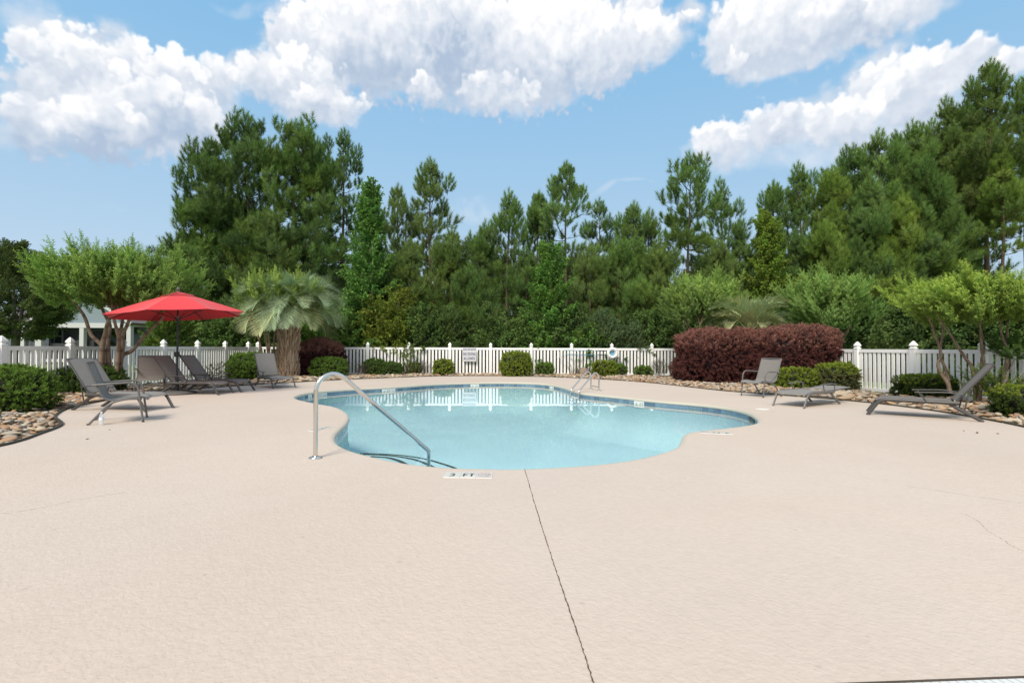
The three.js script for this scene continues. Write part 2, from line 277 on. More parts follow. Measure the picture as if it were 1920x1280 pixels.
  M.needle = std(0xffffff, 0.95, { vertexColors: true, transmission: 0.3, thickness: 0, specularIntensity: 0.2 });
  M.foliage = std(0xffffff, 0.96, { vertexColors: true, transmission: 0.42, thickness: 0, specularIntensity: 0.3 });
  const bark = texture(256, 512, (u, v) => { const k = 0.55 + 0.8 * tileFbm(u, v, 12, 4); return [k, k, k]; }, false, 0.5, 1.2);
  M.pineBark = std(rgb(0.125, 0.088, 0.062), 0.95, { bumpMap: bark, bumpScale: 0.02 });
  M.myrtleBark = std(0xffffff, 0.75, { map: texture(256, 256, (u, v) => { const k = 0.7 + 0.6 * tileFbm(u, v, 5, 3), m = smooth(0.5, 0.62, tileFbm(u + 0.4, v, 4, 3)); return [toS(lerp(0.25, 0.15, m) * k), toS(lerp(0.185, 0.10, m) * k), toS(lerp(0.13, 0.07, m) * k)]; }, true, 0.35) });
  M.greyBark = std(rgb(0.15, 0.135, 0.115), 0.95, { bumpMap: bark, bumpScale: 0.015 });
  M.palmBark = std(rgb(0.27, 0.20, 0.145), 0.9, { bumpMap: bark, bumpScale: 0.006 });
  M.palmBoots = [[0.44, 0.33, 0.235], [0.33, 0.235, 0.16], [0.52, 0.40, 0.30], [0.38, 0.26, 0.17]].map((c) => std(rgb(...c), 0.9));
  M.stones = [[0.38, 0.28, 0.185], [0.44, 0.36, 0.26], [0.34, 0.21, 0.125], [0.29, 0.26, 0.22], [0.42, 0.26, 0.14], [0.47, 0.42, 0.34], [0.36, 0.31, 0.25], [0.28, 0.185, 0.13]];
  const stoneMap = texture(128, 128, (u, v) => { const k = 0.72 + 0.5 * tileFbm(u, v, 5, 4); return [k, k * 0.99, k * 0.97]; }, false, 1);
  M.stoneMats = M.stones.map((c) => std(rgb(...c), 0.8, { map: stoneMap }));
  M.stone = std(0xffffff, 0.8, { map: stoneMap });
  M.boulder = std(rgb(0.25, 0.19, 0.15), 0.9);
}

// ---------------------------------------------------------------- ground, deck and pool
const xz = (list) => list.map(([x, y]) => { const p = G(x, y); return [p.x, p.z]; });
const smoothLine = (pts, n) => curve(pts.map(([x, z]) => V(x, 0, z)), n).map((p) => [p.x, p.z]);
const deckEdge = smoothLine(xz([[-60, 848], [0, 837], [39, 827], [78, 813], [104, 803.5], [115.5, 796], [109, 788.5], [102, 783], [117, 770.5], [137, 763.5], [176, 755.5], [235, 745], [300, 736], [380, 728.5], [470, 722], [552, 717], [648, 711.8], [720, 708.8], [810, 705.6], [900, 704.8], [990, 705.8], [1090, 709.2], [1200, 716], [1300, 726.6], [1360, 733.2], [1440, 739.5], [1520, 745.6], [1600, 752.5], [1650, 757.5], [1700, 763.5], [1760, 772], [1830, 783.5], [1920, 801], [2010, 824]]), 260);
const deckOut = [...deckEdge, [9.2, -4.5], [10, 9], [-9, 9], [-7.6, -3.6]];
const poolEdge = (() => {
  const pts = xz([[553, 745.5], [558, 741], [573, 736.8], [593, 734], [628, 730.6], [673, 727.6], [717, 725.5], [770, 722.4], [806, 719.8], [842, 718], [893, 716.6], [940, 716.2], [993, 717.2], [1027, 719.7], [1052, 724.2], [1074, 731.3], [1092, 736.2], [1118, 739], [1157, 742.6], [1207, 748], [1250, 752], [1317, 757.5], [1367, 764], [1400, 772], [1417, 781.5], [1421, 787.5],
    [1416, 793.3], [1391, 798.3], [1350, 803.3], [1308, 807.5], [1291, 810.3], [1281, 815.5], [1277, 823.5], [1273, 831.7], [1266, 838.5], [1241, 847.7], [1200, 858.4], [1150, 866.3], [1100, 871.5], [1026, 876.2], [960, 878.4], [900, 877.6], [860, 876.6], [805, 872.6], [752, 866.2], [699, 855.2], [664, 845.8], [643, 837.5], [631, 829], [628, 821.5], [631, 812], [640, 802.5], [650, 792.5], [655, 782], [651, 774.5], [639, 766.5], [624, 761.6], [598, 757], [566, 750.4]]);
  const c = new THREE.CatmullRomCurve3(pts.map(([x, z]) => V(x, 0, z)), true, 'centripetal'); return c.getSpacedPoints(420).slice(0, 420).map((p) => [p.x, p.z]);
})();
const NP = poolEdge.length;
const poolOut = poolEdge.map(([x, z], i) => { const a = poolEdge[(i + NP - 2) % NP], b = poolEdge[(i + 2) % NP], d = Math.hypot(b[0] - a[0], b[1] - a[1]); return [(b[1] - a[1]) / d, -(b[0] - a[0]) / d]; });
{ const [x, z] = poolEdge[0], [nx, nz] = poolOut[0]; if (inside(poolEdge, x + nx * 0.05, z + nz * 0.05)) poolOut.forEach((n) => { n[0] *= -1; n[1] *= -1; }); }
const poolAt = (off) => poolEdge.map(([x, z], i) => [x + poolOut[i][0] * off, z + poolOut[i][1] * off]);
function poolRing(profile, material, name, parent) {             // profile of [offset outwards, y] swept round the pool
  const pos = [], uv = [], idx = [], m = profile.length; let len = 0;
  for (let i = 0; i <= NP; i++) {
    const k = i % NP, [x, z] = poolEdge[k], [nx, nz] = poolOut[k];
    if (i) len += Math.hypot(x - poolEdge[(i - 1) % NP][0], z - poolEdge[(i - 1) % NP][1]);
    profile.forEach(([o, y], j) => { pos.push(x + nx * o, y, z + nz * o); uv.push(len, j * 0.05); });
    if (i) for (let j = 0; j < m - 1; j++) { const a = (i - 1) * m + j, b = a + m; idx.push(a, b, a + 1, a + 1, b, b + 1); }
  }
  const g = new THREE.BufferGeometry(); g.setAttribute('position', new THREE.Float32BufferAttribute(pos, 3)); g.setAttribute('uv', new THREE.Float32BufferAttribute(uv, 2)); g.setIndex(idx); g.computeVertexNormals();
  return part(name, g, material, parent);
}
const fencePosts = { left: [], back: [], right: [] };
for (let k = 0; k < 11; k++) fencePosts.left.push([-11.3 + (k > 8 ? 0.05 : 0), [-6.0, -7.7, -9.45, -11.21, -12.95, -14.7, -16.42, -18.2, -19.95, -21.6, -22.42][k]]);
fencePosts.back.push([-11.19, -22.42]);
for (let k = 0; k <= 10; k++) fencePosts.back.push([-10.07 + 1.822 * k, -22.48 - 0.05 * k]);
fencePosts.back.push([9.9, -23.05]);
fencePosts.right = [[9.9, -23.05], [10.02, -21.2], [10.16, -19.3], [10.32, -17.35], [10.5, -15.39], [10.74, -13.54], [11.08, -11.9], [11.42, -10.1], [11.8, -8.3], [12.15, -6.5]];
const fenceRun = [...fencePosts.left, ...fencePosts.back.slice(1), ...fencePosts.right.slice(1)];

const deck = new THREE.Group(); deck.name = 'pool_deck'; deck.userData.kind = 'structure'; scene.add(deck);
part('coating', sheet(deckOut, 0, [poolAt(0.06)]), M.deck, deck);
{
  const r = rng(31), line = (px, n, w, wob, name, mat) => { const p = smoothLine(xz(px), n), k = p.map(([x, z], i) => [x + (r() - 0.5) * wob, z + (r() - 0.5) * wob]); part(name, ribbon(k, w, 0.0035, name === 'crack' ? 0.9 : 0.5, r), mat, deck); };
  line([[983.5, 879.5], [1011, 972], [1040, 1062], [1080, 1180], [1116, 1290], [1180, 1500]], 160, 0.0023, 0.004, 'joint', M.joint);
  line([[-30, 967], [60, 955], [150, 936.5], [240, 922]], 60, 0.0013, 0.012, 'crack', M.crack);
  line([[1700, 912], [1740, 916.5], [1800, 926.5], [1860, 935], [1940, 947]], 60, 0.0013, 0.012, 'crack', M.crack);
  line([[1800, 960], [1832, 975], [1852, 994], [1880, 1011], [1905, 1027], [1940, 1041]], 60, 0.0009, 0.014, 'crack', M.crack);
}
const bed = struct('planting_bed', sheet([...deckEdge, [9.2, -4.5], ...[...fenceRun].reverse(), [-11.3, -4], [-7.6, -3.6]], -0.05), M.soil);
{ // dark edging strip between deck and stones
  const g = []; const prof = deckEdge.filter((_, i) => i % 1 === 0);
  const inner = ribbon(prof, 0.014, 0.028), p = inner.attributes.position, pos = [], idx = [];
  for (let i = 0; i < prof.length; i++) { const a = [p.getX(2 * i), p.getZ(2 * i)], b = [p.getX(2 * i + 1), p.getZ(2 * i + 1)]; pos.push(a[0], -0.06, a[1], a[0], 0.028, a[1], b[0], 0.028, b[1], b[0], -0.06, b[1]); if (i) { const q = i * 4; for (let k = 0; k < 3; k++) idx.push(q - 4 + k, q + k, q - 3 + k, q - 3 + k, q + k, q + 1 + k); } }
  const e = new THREE.BufferGeometry(); e.setAttribute('position', new THREE.Float32BufferAttribute(pos, 3)); e.setIndex(idx); const flat = e.toNonIndexed(); flat.computeVertexNormals();
  struct('bed_edging', flat, M.edging);
}
{ // lawn all round the fenced yard, out to the horizon; leaf litter under the wood
  const yard = [...fenceRun, [12.15, 10], [-11.3, 10]];
  struct('lawn', sheet([[-420, -420], [420, -420], [420, 420], [-420, 420]], -0.09, [yard.map(([x, z]) => [x, z])]), M.lawn);
  struct('yard_ground', sheet([[-11.3, 10], [-11.3, -4], [-7.6, -3.6], [-9, 9], [10, 9], [9.2, -4.5], [12.15, -6.5], [12.15, 10]], -0.09), M.soil);
  struct('forest_floor', sheet([[-13, -24.6], [-4, -24.3], [4, -24.5], [11, -25], [14, -22], [14.5, -12], [60, -16], [70, -90], [-30, -90], [-20, -33]], -0.084), M.litter);
}
const pool = new THREE.Group(); pool.name = 'swimming_pool'; scene.add(pool);
tag(pool, 'curved free-form swimming pool with pale blue water sunk into the cream deck', 'swimming pool');
poolRing([[0.32, -0.05], [0.062, -0.0012], [0.045, 0.0], [0.03, -0.002], [0.014, -0.009], [0.004, -0.02], [0, -0.034], [0.001, -0.055], [0.012, -0.066], [0.03, -0.066]].slice(2), M.coping, 'coping', pool);
poolRing([[0.062, 0.0004], [0.045, 0.0004]], M.coping, 'coping_edge', pool);
poolRing([[0.03, -0.062], [0.03, -0.222]], M.grout, 'grout', pool);
const floorY = (x, z) => lerp(-1.0, -1.5, clamp((-z - 5) / 10));
{
  poolRing([[0.024, -0.218], [0.022, -0.40], [-0.02, -0.58], [-0.12, -0.74], [-0.30, -0.87], [-0.52, -0.96], [-0.78, -1.01]], M.plaster, 'pool_wall', pool);
  part('pool_floor', sheet(poolAt(0.03), 0, [], (x, z) => -1.0), M.plaster, pool);
  // waterline tiles, one by one
  let len = 0; const at = [0]; for (let i = 1; i <= NP; i++) { len += Math.hypot(poolEdge[i % NP][0] - poolEdge[i - 1][0], poolEdge[i % NP][1] - poolEdge[i - 1][1]); at.push(len); }
  const N = Math.min(299, Math.floor(len / 0.158)), step = len / N, tg = [0, 1, 2].map((k) => new RoundedBoxGeometry(step - 0.008 - k * 0.001, 0.15, 0.012, 1, 0.003)), r = rng(12);
  for (let k = 0; k < N; k++) {
    const s = (k + 0.5) * step; let i = 0; while (at[i + 1] < s) i++;
    const f = (s - at[i]) / (at[i + 1] - at[i]), a = poolEdge[i], b = poolEdge[(i + 1) % NP], n = poolOut[i];
    const m = part('tile', tg[k % 3], M.tiles[Math.floor(r() * 5)], pool); m.position.set(lerp(a[0], b[0], f) + n[0] * 0.0245, -0.142, lerp(a[1], b[1], f) + n[1] * 0.0245); m.rotation.set((r() - 0.5) * 0.02, Math.atan2(-n[0], -n[1]), 0, 'YXZ');
  }
  // entry steps under the near edge with dark nosings
  const arcs = [[-0.30, [[872, 934], [945, 938], [1050, 946], [1150, 970], [1232, 1006], [1290, 1040]]], [-0.48, [[800, 912], [950, 917], [1100, 927], [1250, 948], [1380, 978], [1510, 1032], [1570, 1062]]], [-0.66, [[770, 900], [900, 906], [1050, 911], [1200, 922], [1350, 942], [1480, 967], [1640, 1013], [1750, 1050], [1800, 1075]]]];
  arcs.forEach(([y, px]) => {
    const line = curve(px.map(([x, q]) => G(540 + x / 5.647, 690 + q / 5.647, y)), 40), l2 = line.map((p) => [p.x, p.z]), a = l2[0], b = l2[l2.length - 1];
    const ring = [...l2, [b[0] + 0.1, b[1] + 0.35], [a[0] - 0.25, a[1] + 0.6]];
    part('step', sheet(ring, y), M.plaster, pool);
    const riser = []; l2.forEach(([x, z], i) => { if (i) { const [u, w] = l2[i - 1]; riser.push(u, y, w, u, y - 0.2, w, x, y, z, x, y, z, u, y - 0.2, w, x, y - 0.2, z); } });
    const rg = new THREE.BufferGeometry(); rg.setAttribute('position', new THREE.Float32BufferAttribute(riser, 3)); rg.setAttribute('uv', new THREE.Float32BufferAttribute(new Float32Array(riser.length / 3 * 2), 2)); rg.computeVertexNormals(); part('riser', rg, M.plaster, pool);
    part('step_nosing', ribbon(l2.map(([x, z], i) => [x + 0.0, z + 0.02]), 0.030, y + 0.004), M.nosing, pool);
  });
  const wl = -0.108, w = sheet(poolAt(0.02), wl), wp = w.attributes.position;
  part('water', w, M.water, pool);
  // skimmer mouth in the tile band
  const sk = G(1394, 775), i = poolEdge.reduce((q, p, k) => (Math.hypot(p[0] - sk.x, p[1] - sk.z) < Math.hypot(poolEdge[q][0] - sk.x, poolEdge[q][1] - sk.z) ? k : q), 0), n = poolOut[i];
  const mouth = part('skimmer_mouth', box(0.42, 0.12, 0.05, 0, 0, 0, 0.008), M.black, pool); mouth.position.set(poolEdge[i][0] + n[0] * 0.026, -0.135, poolEdge[i][1] + n[1] * 0.026); mouth.rotation.y = Math.atan2(-n[0], -n[1]);
}
function lettered(w, h, draw, rough = 0.3) {                      // a printed face
  const c = document.createElement('canvas'); c.width = w; c.height = h; const k = c.getContext('2d'); k.fillStyle = '#f1f0ec'; k.fillRect(0, 0, w, h); draw(k, w, h);
  const t = new THREE.CanvasTexture(c); t.colorSpace = THREE.SRGBColorSpace; return std(0xd8d8d6, rough, { map: t });
}
const digits = (text) => lettered(128, 128, (k, w, h) => { k.fillStyle = '#3a3c40'; k.font = 'bold 96px sans-serif'; k.textAlign = 'center'; k.textBaseline = 'middle'; k.fillText(text, w / 2, h / 2 + 4); });
const noDive = lettered(128, 128, (k, w, h) => {
  k.strokeStyle = '#7d7f84'; k.lineWidth = 6; k.beginPath(); k.moveTo(26, 70); k.lineTo(62, 52); k.lineTo(98, 74); k.moveTo(62, 52); k.lineTo(80, 34); k.stroke(); k.beginPath(); k.arc(96, 44, 7, 0, 7); k.fillStyle = '#7d7f84'; k.fill();
  k.strokeStyle = '#d39a97'; k.lineWidth = 7; k.beginPath(); k.ellipse(62, 54, 50, 40, 0, 0, 7); k.moveTo(26, 28); k.lineTo(100, 82); k.stroke();
  k.fillStyle = '#4a4c50'; k.font = 'bold 20px sans-serif'; k.textAlign = 'center'; k.fillText('NO DIVING', 64, 118);
});
const faceMats = {}; const face = (t) => (faceMats[t] ??= t === 'nodive' ? noDive : digits(t));
M.tileEdge = std(rgb(0.8, 0.8, 0.78), 0.35);
function marker(label, pos, turn, texts, size, depth, lying, tilt = 0) {
  const o = thing('depth_marker', label, 'depth marker', pos, turn); o.rotation.x = 0;
  texts.forEach((t, i) => {
    const g = new THREE.BoxGeometry(size - 0.003, lying ? 0.006 : depth, lying ? depth : 0.006); g.translate((i - (texts.length - 1) / 2) * size, lying ? 0.002 : 0, 0);
    const m = face(t), sides = [M.tileEdge, M.tileEdge, lying ? m : M.tileEdge, M.tileEdge, lying ? M.tileEdge : m, M.tileEdge];
    const q = new THREE.Mesh(g, sides); q.name = 'marker_tile'; q.castShadow = q.receiveShadow = true; o.add(q);
  });
  return o;
}
{
  const m = marker('three foot marker with no diving symbol in the deck at the near pool edge', G(878.5, 890.8), -0.02, ['3', 'FT', 'nodive'], 0.151, 0.195, true);
  marker('white four foot depth marker lying in deck beside the right bay of the pool', G(1343, 811.5), 2.86, ['4', 'FT', 'nodive'], 0.145, 0.15, true);
  marker('small white depth marker set in deck behind the foot of the long handrail', G(603, 804), -1.9, ['3', 'FT', 'nodive'], 0.13, 0.15, true);
  const onWall = (px, py, texts, label, size = 0.152) => {
    const s = G(px, py), i = poolEdge.reduce((q, p, k) => (Math.hypot(p[0] - s.x, p[1] - s.z) < Math.hypot(poolEdge[q][0] - s.x, poolEdge[q][1] - s.z) ? k : q), 0), n = poolOut[i];
    marker(label, V(poolEdge[i][0] + n[0] * 0.0135, -0.142, poolEdge[i][1] + n[1] * 0.0135), Math.atan2(-n[0], -n[1]), texts, size, 0.152, false);
  };
  onWall(583, 735.3, ['4'], 'white tile with a dark figure in the waterline left of the tall handrail');
  onWall(606, 732.8, ['nodive', 'FT'], 'faded white tile pair in the waterline just right of the tall handrail');
  onWall(731, 724.8, ['4', 'FT', 'nodive'], 'four foot marker in the far waterline, left part of the pool');
  onWall(890, 716.7, ['5', 'FT'], 'five foot marker in the far waterline right below the white warning sign');
  onWall(1034, 720.6, ['5', 'FT'], 'small depth marker in the far waterline just left of the ladder');
  onWall(1197, 746.9, ['4', 'FT'], 'four foot marker in the waterline right of the ladder');
  onWall(633, 812, ['3', 'FT'], 'depth marker in the waterline on the inner curve behind the tall handrail');
}
{ // skimmer lid, threshold strip, leaves
  const lid = thing('skimmer_lid', 'round white skimmer lid flush in the deck beside the right end of pool', 'skimmer lid', G(1430, 767.3));
  part('lid', new THREE.CylinderGeometry(0.135, 0.135, 0.012, 28), std(rgb(0.72, 0.70, 0.64), 0.5), lid); part('rim', new THREE.TorusGeometry(0.14, 0.006, 6, 32).rotateX(Math.PI / 2), M.coping, lid);
  const a = G(1655, 1279.5), b = G(1990, 1266.5), d = b.clone().sub(a), L = d.length(), th = thing('door_threshold', 'white ribbed strip along a dark gap at the near right corner of deck', 'threshold', a.clone().lerp(b, 0.5), Math.atan2(-d.z, d.x));
  const c = document.createElement('canvas'); c.width = 512; c.height = 128; const k = c.getContext('2d'); k.fillStyle = '#eef0ee'; k.fillRect(0, 0, 512, 128); k.strokeStyle = '#b4babd'; k.lineWidth = 3; for (let i = -4; i < 24; i++) { k.beginPath(); k.moveTo(i * 24, 0); k.lineTo(i * 24 + 60, 128); k.stroke(); }
  const t = new THREE.CanvasTexture(c); t.colorSpace = THREE.SRGBColorSpace;
  part('strip', box(L, 0.012, 0.3, 0, 0.004, 0.17), std(0xdddddd, 0.5, { map: t }), th);
  part('gap', box(L * 1.55, 0.004, 0.014, -L * 0.24, 0.003, 0.006), M.joint, th);
  const lm = std(rgb(0.16, 0.095, 0.045), 0.8), r = rng(8);
  for (const [x, y, w, where] of [[1808, 808, 0.018, 'before the far right lounger, leftmost of three'], [1833, 812, 0.03, 'before the far right lounger, largest of three'], [1872, 813.5, 0.02, 'before the far right lounger, rightmost of three'], [163, 823.5, 0.02, 'in front of the near left armchair'], [205, 806, 0.014, 'right beside the water bottle']]) {
    const g = new THREE.SphereGeometry(1, 8, 5); g.scale(w, w * 0.28, w * 0.5); const p = g.attributes.position; for (let i = 0; i < p.count; i++) p.setY(i, p.getY(i) + p.getX(i) ** 2 * 9); g.computeVertexNormals();
    const m = part('dry_leaf', g, lm, scene); m.position.copy(G(x, y)).setY(w * 0.3); m.rotation.y = r() * 6; tag(m, 'curled brown dry leaf ' + where, 'leaf', 'dry leaves scattered on the deck');
  }
}

// ---------------------------------------------------------------- white picket fences
{
  const picketG = box(0.088, 1.06, 0.022, 0, 0, 0), capG = (() => { const g = new THREE.LatheGeometry([[0.0, 0.0], [0.099, 0.0], [0.099, 0.018], [0.072, 0.03], [0.066, 0.055], [0.094, 0.082], [0.099, 0.098], [0.085, 0.125], [0.045, 0.178], [0.012, 0.214], [0.0, 0.216]].map(([x, y]) => new THREE.Vector2(x * 1.05, y)), 4); g.rotateY(Math.PI / 4); const f = g.toNonIndexed(); f.computeVertexNormals(); return f; })(), postG = box(0.127, 1.27, 0.127, 0, 0, 0);
  const build = (pts, label, skipFirst, skipLast) => {
    const o = thing('picket_fence', label, 'fence', V(pts[0][0], -0.06, pts[0][1])), [ox, oz] = pts[0];
    pts.forEach(([x, z], i) => {
      const nx = pts[Math.min(i + 1, pts.length - 1)], pv = pts[Math.max(0, i - 1)], turn = Math.atan2(-(nx[1] - pv[1]), nx[0] - pv[0]);
      if (!(i === 0 && skipFirst) && !(i === pts.length - 1 && skipLast)) {
        const p = part('post', postG, M.vinyl, o); p.position.set(x - ox, 0.635, z - oz); p.rotation.y = turn;
        const c = part('cap', capG, M.vinyl, p); c.position.y = 0.634;
      }
      if (i === pts.length - 1) return;
      const dx = nx[0] - x, dz = nx[1] - z, L = Math.hypot(dx, dz), yaw = Math.atan2(-dz, dx);
      for (const [y, h] of [[1.205, 0.098], [0.075, 0.09]]) { const rl = part('rail', box(L - 0.12, h, 0.05, 0, 0, 0), M.vinyl, o); rl.position.set((x + nx[0]) / 2 - ox, y, (z + nx[1]) / 2 - oz); rl.rotation.y = yaw; }
      const n = L > 1.2 ? 11 : Math.max(2, Math.round(L / 0.152) - 1);
      for (let k = 1; k <= n; k++) { const f = (k / (n + 1)), q = part('picket', picketG, M.vinyl, o); q.position.set(lerp(x, nx[0], f) - ox, 0.64, lerp(z, nx[1], f) - oz); q.rotation.y = yaw; q.scale.x = clamp(L / 1.8, 0.8, 1.05); }
    });
  };
  build(fencePosts.left, 'white vinyl picket fence along the left side behind the loungers');
  build(fencePosts.back, 'white vinyl picket fence across the far side of the pool', true);
  build(fencePosts.right, 'white vinyl picket fence along the right side behind the flat lounger', true);
}

// ---------------------------------------------------------------- things on the back fence
{
  const D = 22.62, p = P(880.5, 664.5, D);
  const s = thing('warning_sign', 'white shallow water no diving sign with blue capitals hung on the far fence', 'sign', V(p.x, p.y, p.z + 0.07));
  const m = lettered(512, 512, (k, w, h) => {
    k.fillStyle = '#eceef4'; k.fillRect(0, 0, w, h); k.fillStyle = '#1d2458'; k.textAlign = 'center'; k.textBaseline = 'middle';
    const fit = (t, y, size, width) => { k.save(); k.font = 'bold ' + size + 'px sans-serif'; const q = k.measureText(t).width; k.translate(256, y); k.scale(width / q, 1); k.fillText(t, 0, 0); k.restore(); };
    fit('SHALLOW WATER', 66, 92, 490); fit('NO DIVING', 236, 150, 480); fit('ALLOWED', 405, 150, 440);
  }, 0.45);
  const q = new THREE.Mesh(new THREE.BoxGeometry(0.6, 0.6, 0.008), [M.vinyl, M.vinyl, M.vinyl, M.vinyl, m, M.vinyl]); q.name = 'panel'; q.castShadow = q.receiveShadow = true; s.add(q);
  for (const [x, y] of [[-0.26, 0.27], [0.26, 0.27], [-0.26, -0.27], [0.26, -0.27]]) part('screw', new THREE.CylinderGeometry(0.008, 0.008, 0.006, 8).rotateX(Math.PI / 2).translate(x, y, 0.006), M.steel, s);
}
{
  const p = P(1147.5, 661.8, 22.72), o = thing('life_ring', 'white life ring hung on the far fence above the clipped shrubs', 'life ring', V(p.x, p.y, p.z + 0.14));
  part('ring', new THREE.TorusGeometry(0.19, 0.066, 14, 36), std(rgb(0.80, 0.80, 0.78), 0.45), o);
  part('grab_rope', [0, 1, 2, 3].map((k) => { const a0 = k * Math.PI / 2 + 0.35, pts = [...Array(9)].map((_, i) => { const a = a0 + i / 8 * 0.9, r = 0.258 + Math.sin(i / 8 * Math.PI) * 0.03; return V(Math.cos(a) * r, Math.sin(a) * r, 0.02); }); return tube(pts, 0.007, 5); }), std(rgb(0.7, 0.7, 0.66), 0.8), o);
  part('band', [0, 1, 2, 3].map((k) => { const a = k * Math.PI / 2 + Math.PI / 4, g = new THREE.TorusGeometry(0.0675, 0.012, 6, 14); g.scale(1, 1, 2.2); g.rotateX(Math.PI / 2); g.translate(0.19, 0, 0); g.rotateZ(a); return g; }), std(rgb(0.72, 0.72, 0.70), 0.6), o);
  const bd = part('hanger', [box(0.2, 0.22, 0.03, 0, -0.01, -0.05, 0.008), box(0.05, 0.06, 0.1, 0, 0.12, -0.02)], std(rgb(0.16, 0.40, 0.55), 0.5), o);
  const b = std(rgb(0.10, 0.30, 0.42), 0.35, { metalness: 0.3 });
  const a = P(1057, 656.6, 22.66), c = P(1139, 657.6, 22.7), a2 = P(1060, 664.2, 22.66), c2 = P(1139, 665.2, 22.7); for (const v of [a, c, a2, c2]) v.z += 0.09;
  const pole = (u, w, label, hook) => {
    const t = thing('rescue_pole', label, 'pole', u); part('shaft', tube([V(0, 0, 0), w.clone().sub(u)], 0.017, 8), b, t);
    part('grip', tube([w.clone().sub(u).multiplyScalar(0.78), w.clone().sub(u).multiplyScalar(0.97)], 0.021, 8), M.black, t);
    for (const f of [0.3, 0.7]) part('bracket', box(0.03, 0.06, 0.05, w.clone().sub(u).x * f, -0.01, -0.02, 0.004), M.vinyl, t);
    if (hook) { const h = [...Array(15)].map((_, i) => { const q = -0.6 + i / 14 * 3.9; return V(-0.13 - Math.sin(q) * 0.14 + 0.06, -0.19 + Math.cos(q) * 0.19, 0); }); part('hook', tube([V(0, 0, 0), V(-0.05, 0.01, 0), ...h.slice(2)], 0.011, 6), std(rgb(0.75, 0.76, 0.76), 0.35), t); }
  };
  pole(a, c, 'upper of two blue reach poles hung on the far fence, with white shepherd hook', true);
  pole(a2, c2, 'lower of two blue reach poles hung level on the far fence', false);
}

// ---------------------------------------------------------------- handrail and ladder
{
  const base = G(591, 859), end = G(803.5, 846, -0.105), d = end.clone().sub(base).setY(0), L = d.length(), o = thing('pool_handrail', 'tall bent stainless steel handrail running from deck down to the pool steps', 'handrail', base, Math.atan2(-d.z, d.x));
  const slope = V(L, -0.1, 0), corner = V(0, -0.1 + L * 0.875, 0);
  const path = fillet([V(0, 0, 0), corner, slope, V(L + 0.002, -0.32, 0)], [0.185, 0.035], 16);
  part('rail', tube(path, 0.0242, 18), M.steel, o);
  const fl = new THREE.LatheGeometry([[0, 0], [0.068, 0], [0.07, 0.006], [0.064, 0.014], [0.034, 0.022], [0.0255, 0.03], [0.0255, 0.004]].map(([x, y]) => new THREE.Vector2(x, y)), 28);
  part('flange', fl, M.steel, o); part('foot_flange', fl.clone().translate(L + 0.002, -0.325, 0), M.steel, o);
}
{
  const o = thing('pool_ladder', 'low stainless steel pool ladder with two hooped rails at the far right edge', 'ladder', V(2.375, 0, -14.45));
  const rail = (f, e) => {
    const d = e.clone().sub(f).setY(0), L = d.length(), u = d.clone().normalize(), at = (s, y) => f.clone().addScaledVector(u, s).setY(y).sub(o.position);
    part('rail', tube(fillet([at(0, 0), at(0.0, 0.66), at(L, 0.02), at(L, -0.30)], [0.15, 0.12], 12), 0.0215, 12), M.steel, o);
    const fl = new THREE.CylinderGeometry(0.055, 0.06, 0.016, 18); fl.translate(f.x - o.position.x, 0.008, f.z - o.position.z); part('flange', fl, M.steel, o);
    return at;
  };
  const F1 = V(2.31, 0, -14.78), F2 = V(2.44, 0, -14.18), E1 = V(1.66, 0, -14.2), E2 = V(1.80, 0, -13.66);
  rail(F1, E1); rail(F2, E2);
  part('crossbar', tube([F1.clone().setY(0.1).sub(o.position), F2.clone().setY(0.1).sub(o.position)], 0.012, 8), M.steel, o);
  for (const y of [-0.16]) { const m = E1.clone().lerp(E2, 0.5).setY(y).sub(o.position), t = part('tread', box(0.52, 0.02, 0.07, 0, 0, 0, 0.008), M.tileEdge, o); t.position.copy(m); t.rotation.y = Math.atan2(-(E2.z - E1.z), E2.x - E1.x); }
}

// ---------------------------------------------------------------- loungers, chairs, umbrella, bottle
function slingSheet(profile, half, thick = 0.008) {              // cloth spanned between two side bars along a profile of [x, y]
  const pts = curve(profile.map(([x, y]) => V(x, y, 0)), 28), pos = [], uv = [], idx = [], W = 8; let len = 0;
  for (const side of [1, -1]) pts.forEach((p, i) => {
    const t = pts[Math.min(i + 1, pts.length - 1)].clone().sub(pts[Math.max(i - 1, 0)]).normalize(), n = V(-t.y, t.x, 0); if (i && side > 0) len += p.distanceTo(pts[i - 1]);
    for (let k = 0; k <= W; k++) { const s = k / W * 2 - 1, sag = -0.016 * (1 - s * s) + side * thick / 2; pos.push(p.x + n.x * sag, p.y + n.y * sag, s * half); uv.push(s * half, (side > 0 ? len : i * 0.03)); }
  });
  const row = W + 1, top = pts.length * row;
  for (let i = 0; i < pts.length - 1; i++) for (let k = 0; k < W; k++) { const a = i * row + k, b = a + row; idx.push(a, a + 1, b, b, a + 1, b + 1); const c = top + a, d = top + b; idx.push(c, d, c + 1, c + 1, d, d + 1); }
  for (let k = 0; k < W; k++) { idx.push(k, top + k, k + 1, k + 1, top + k, top + k + 1); const a = (pts.length - 1) * row + k; idx.push(a, a + 1, top + a, top + a, a + 1, top + a + 1); }
  const g = new THREE.BufferGeometry(); g.setAttribute('position', new THREE.Float32BufferAttribute(pos, 3)); g.setAttribute('uv', new THREE.Float32BufferAttribute(uv, 2)); g.setIndex(idx); const f = g.toNonIndexed(); f.computeVertexNormals();
  return f;
}
const flatBar = (pts, w, h) => { const g = tube(pts, 0.5, 10); return g; };
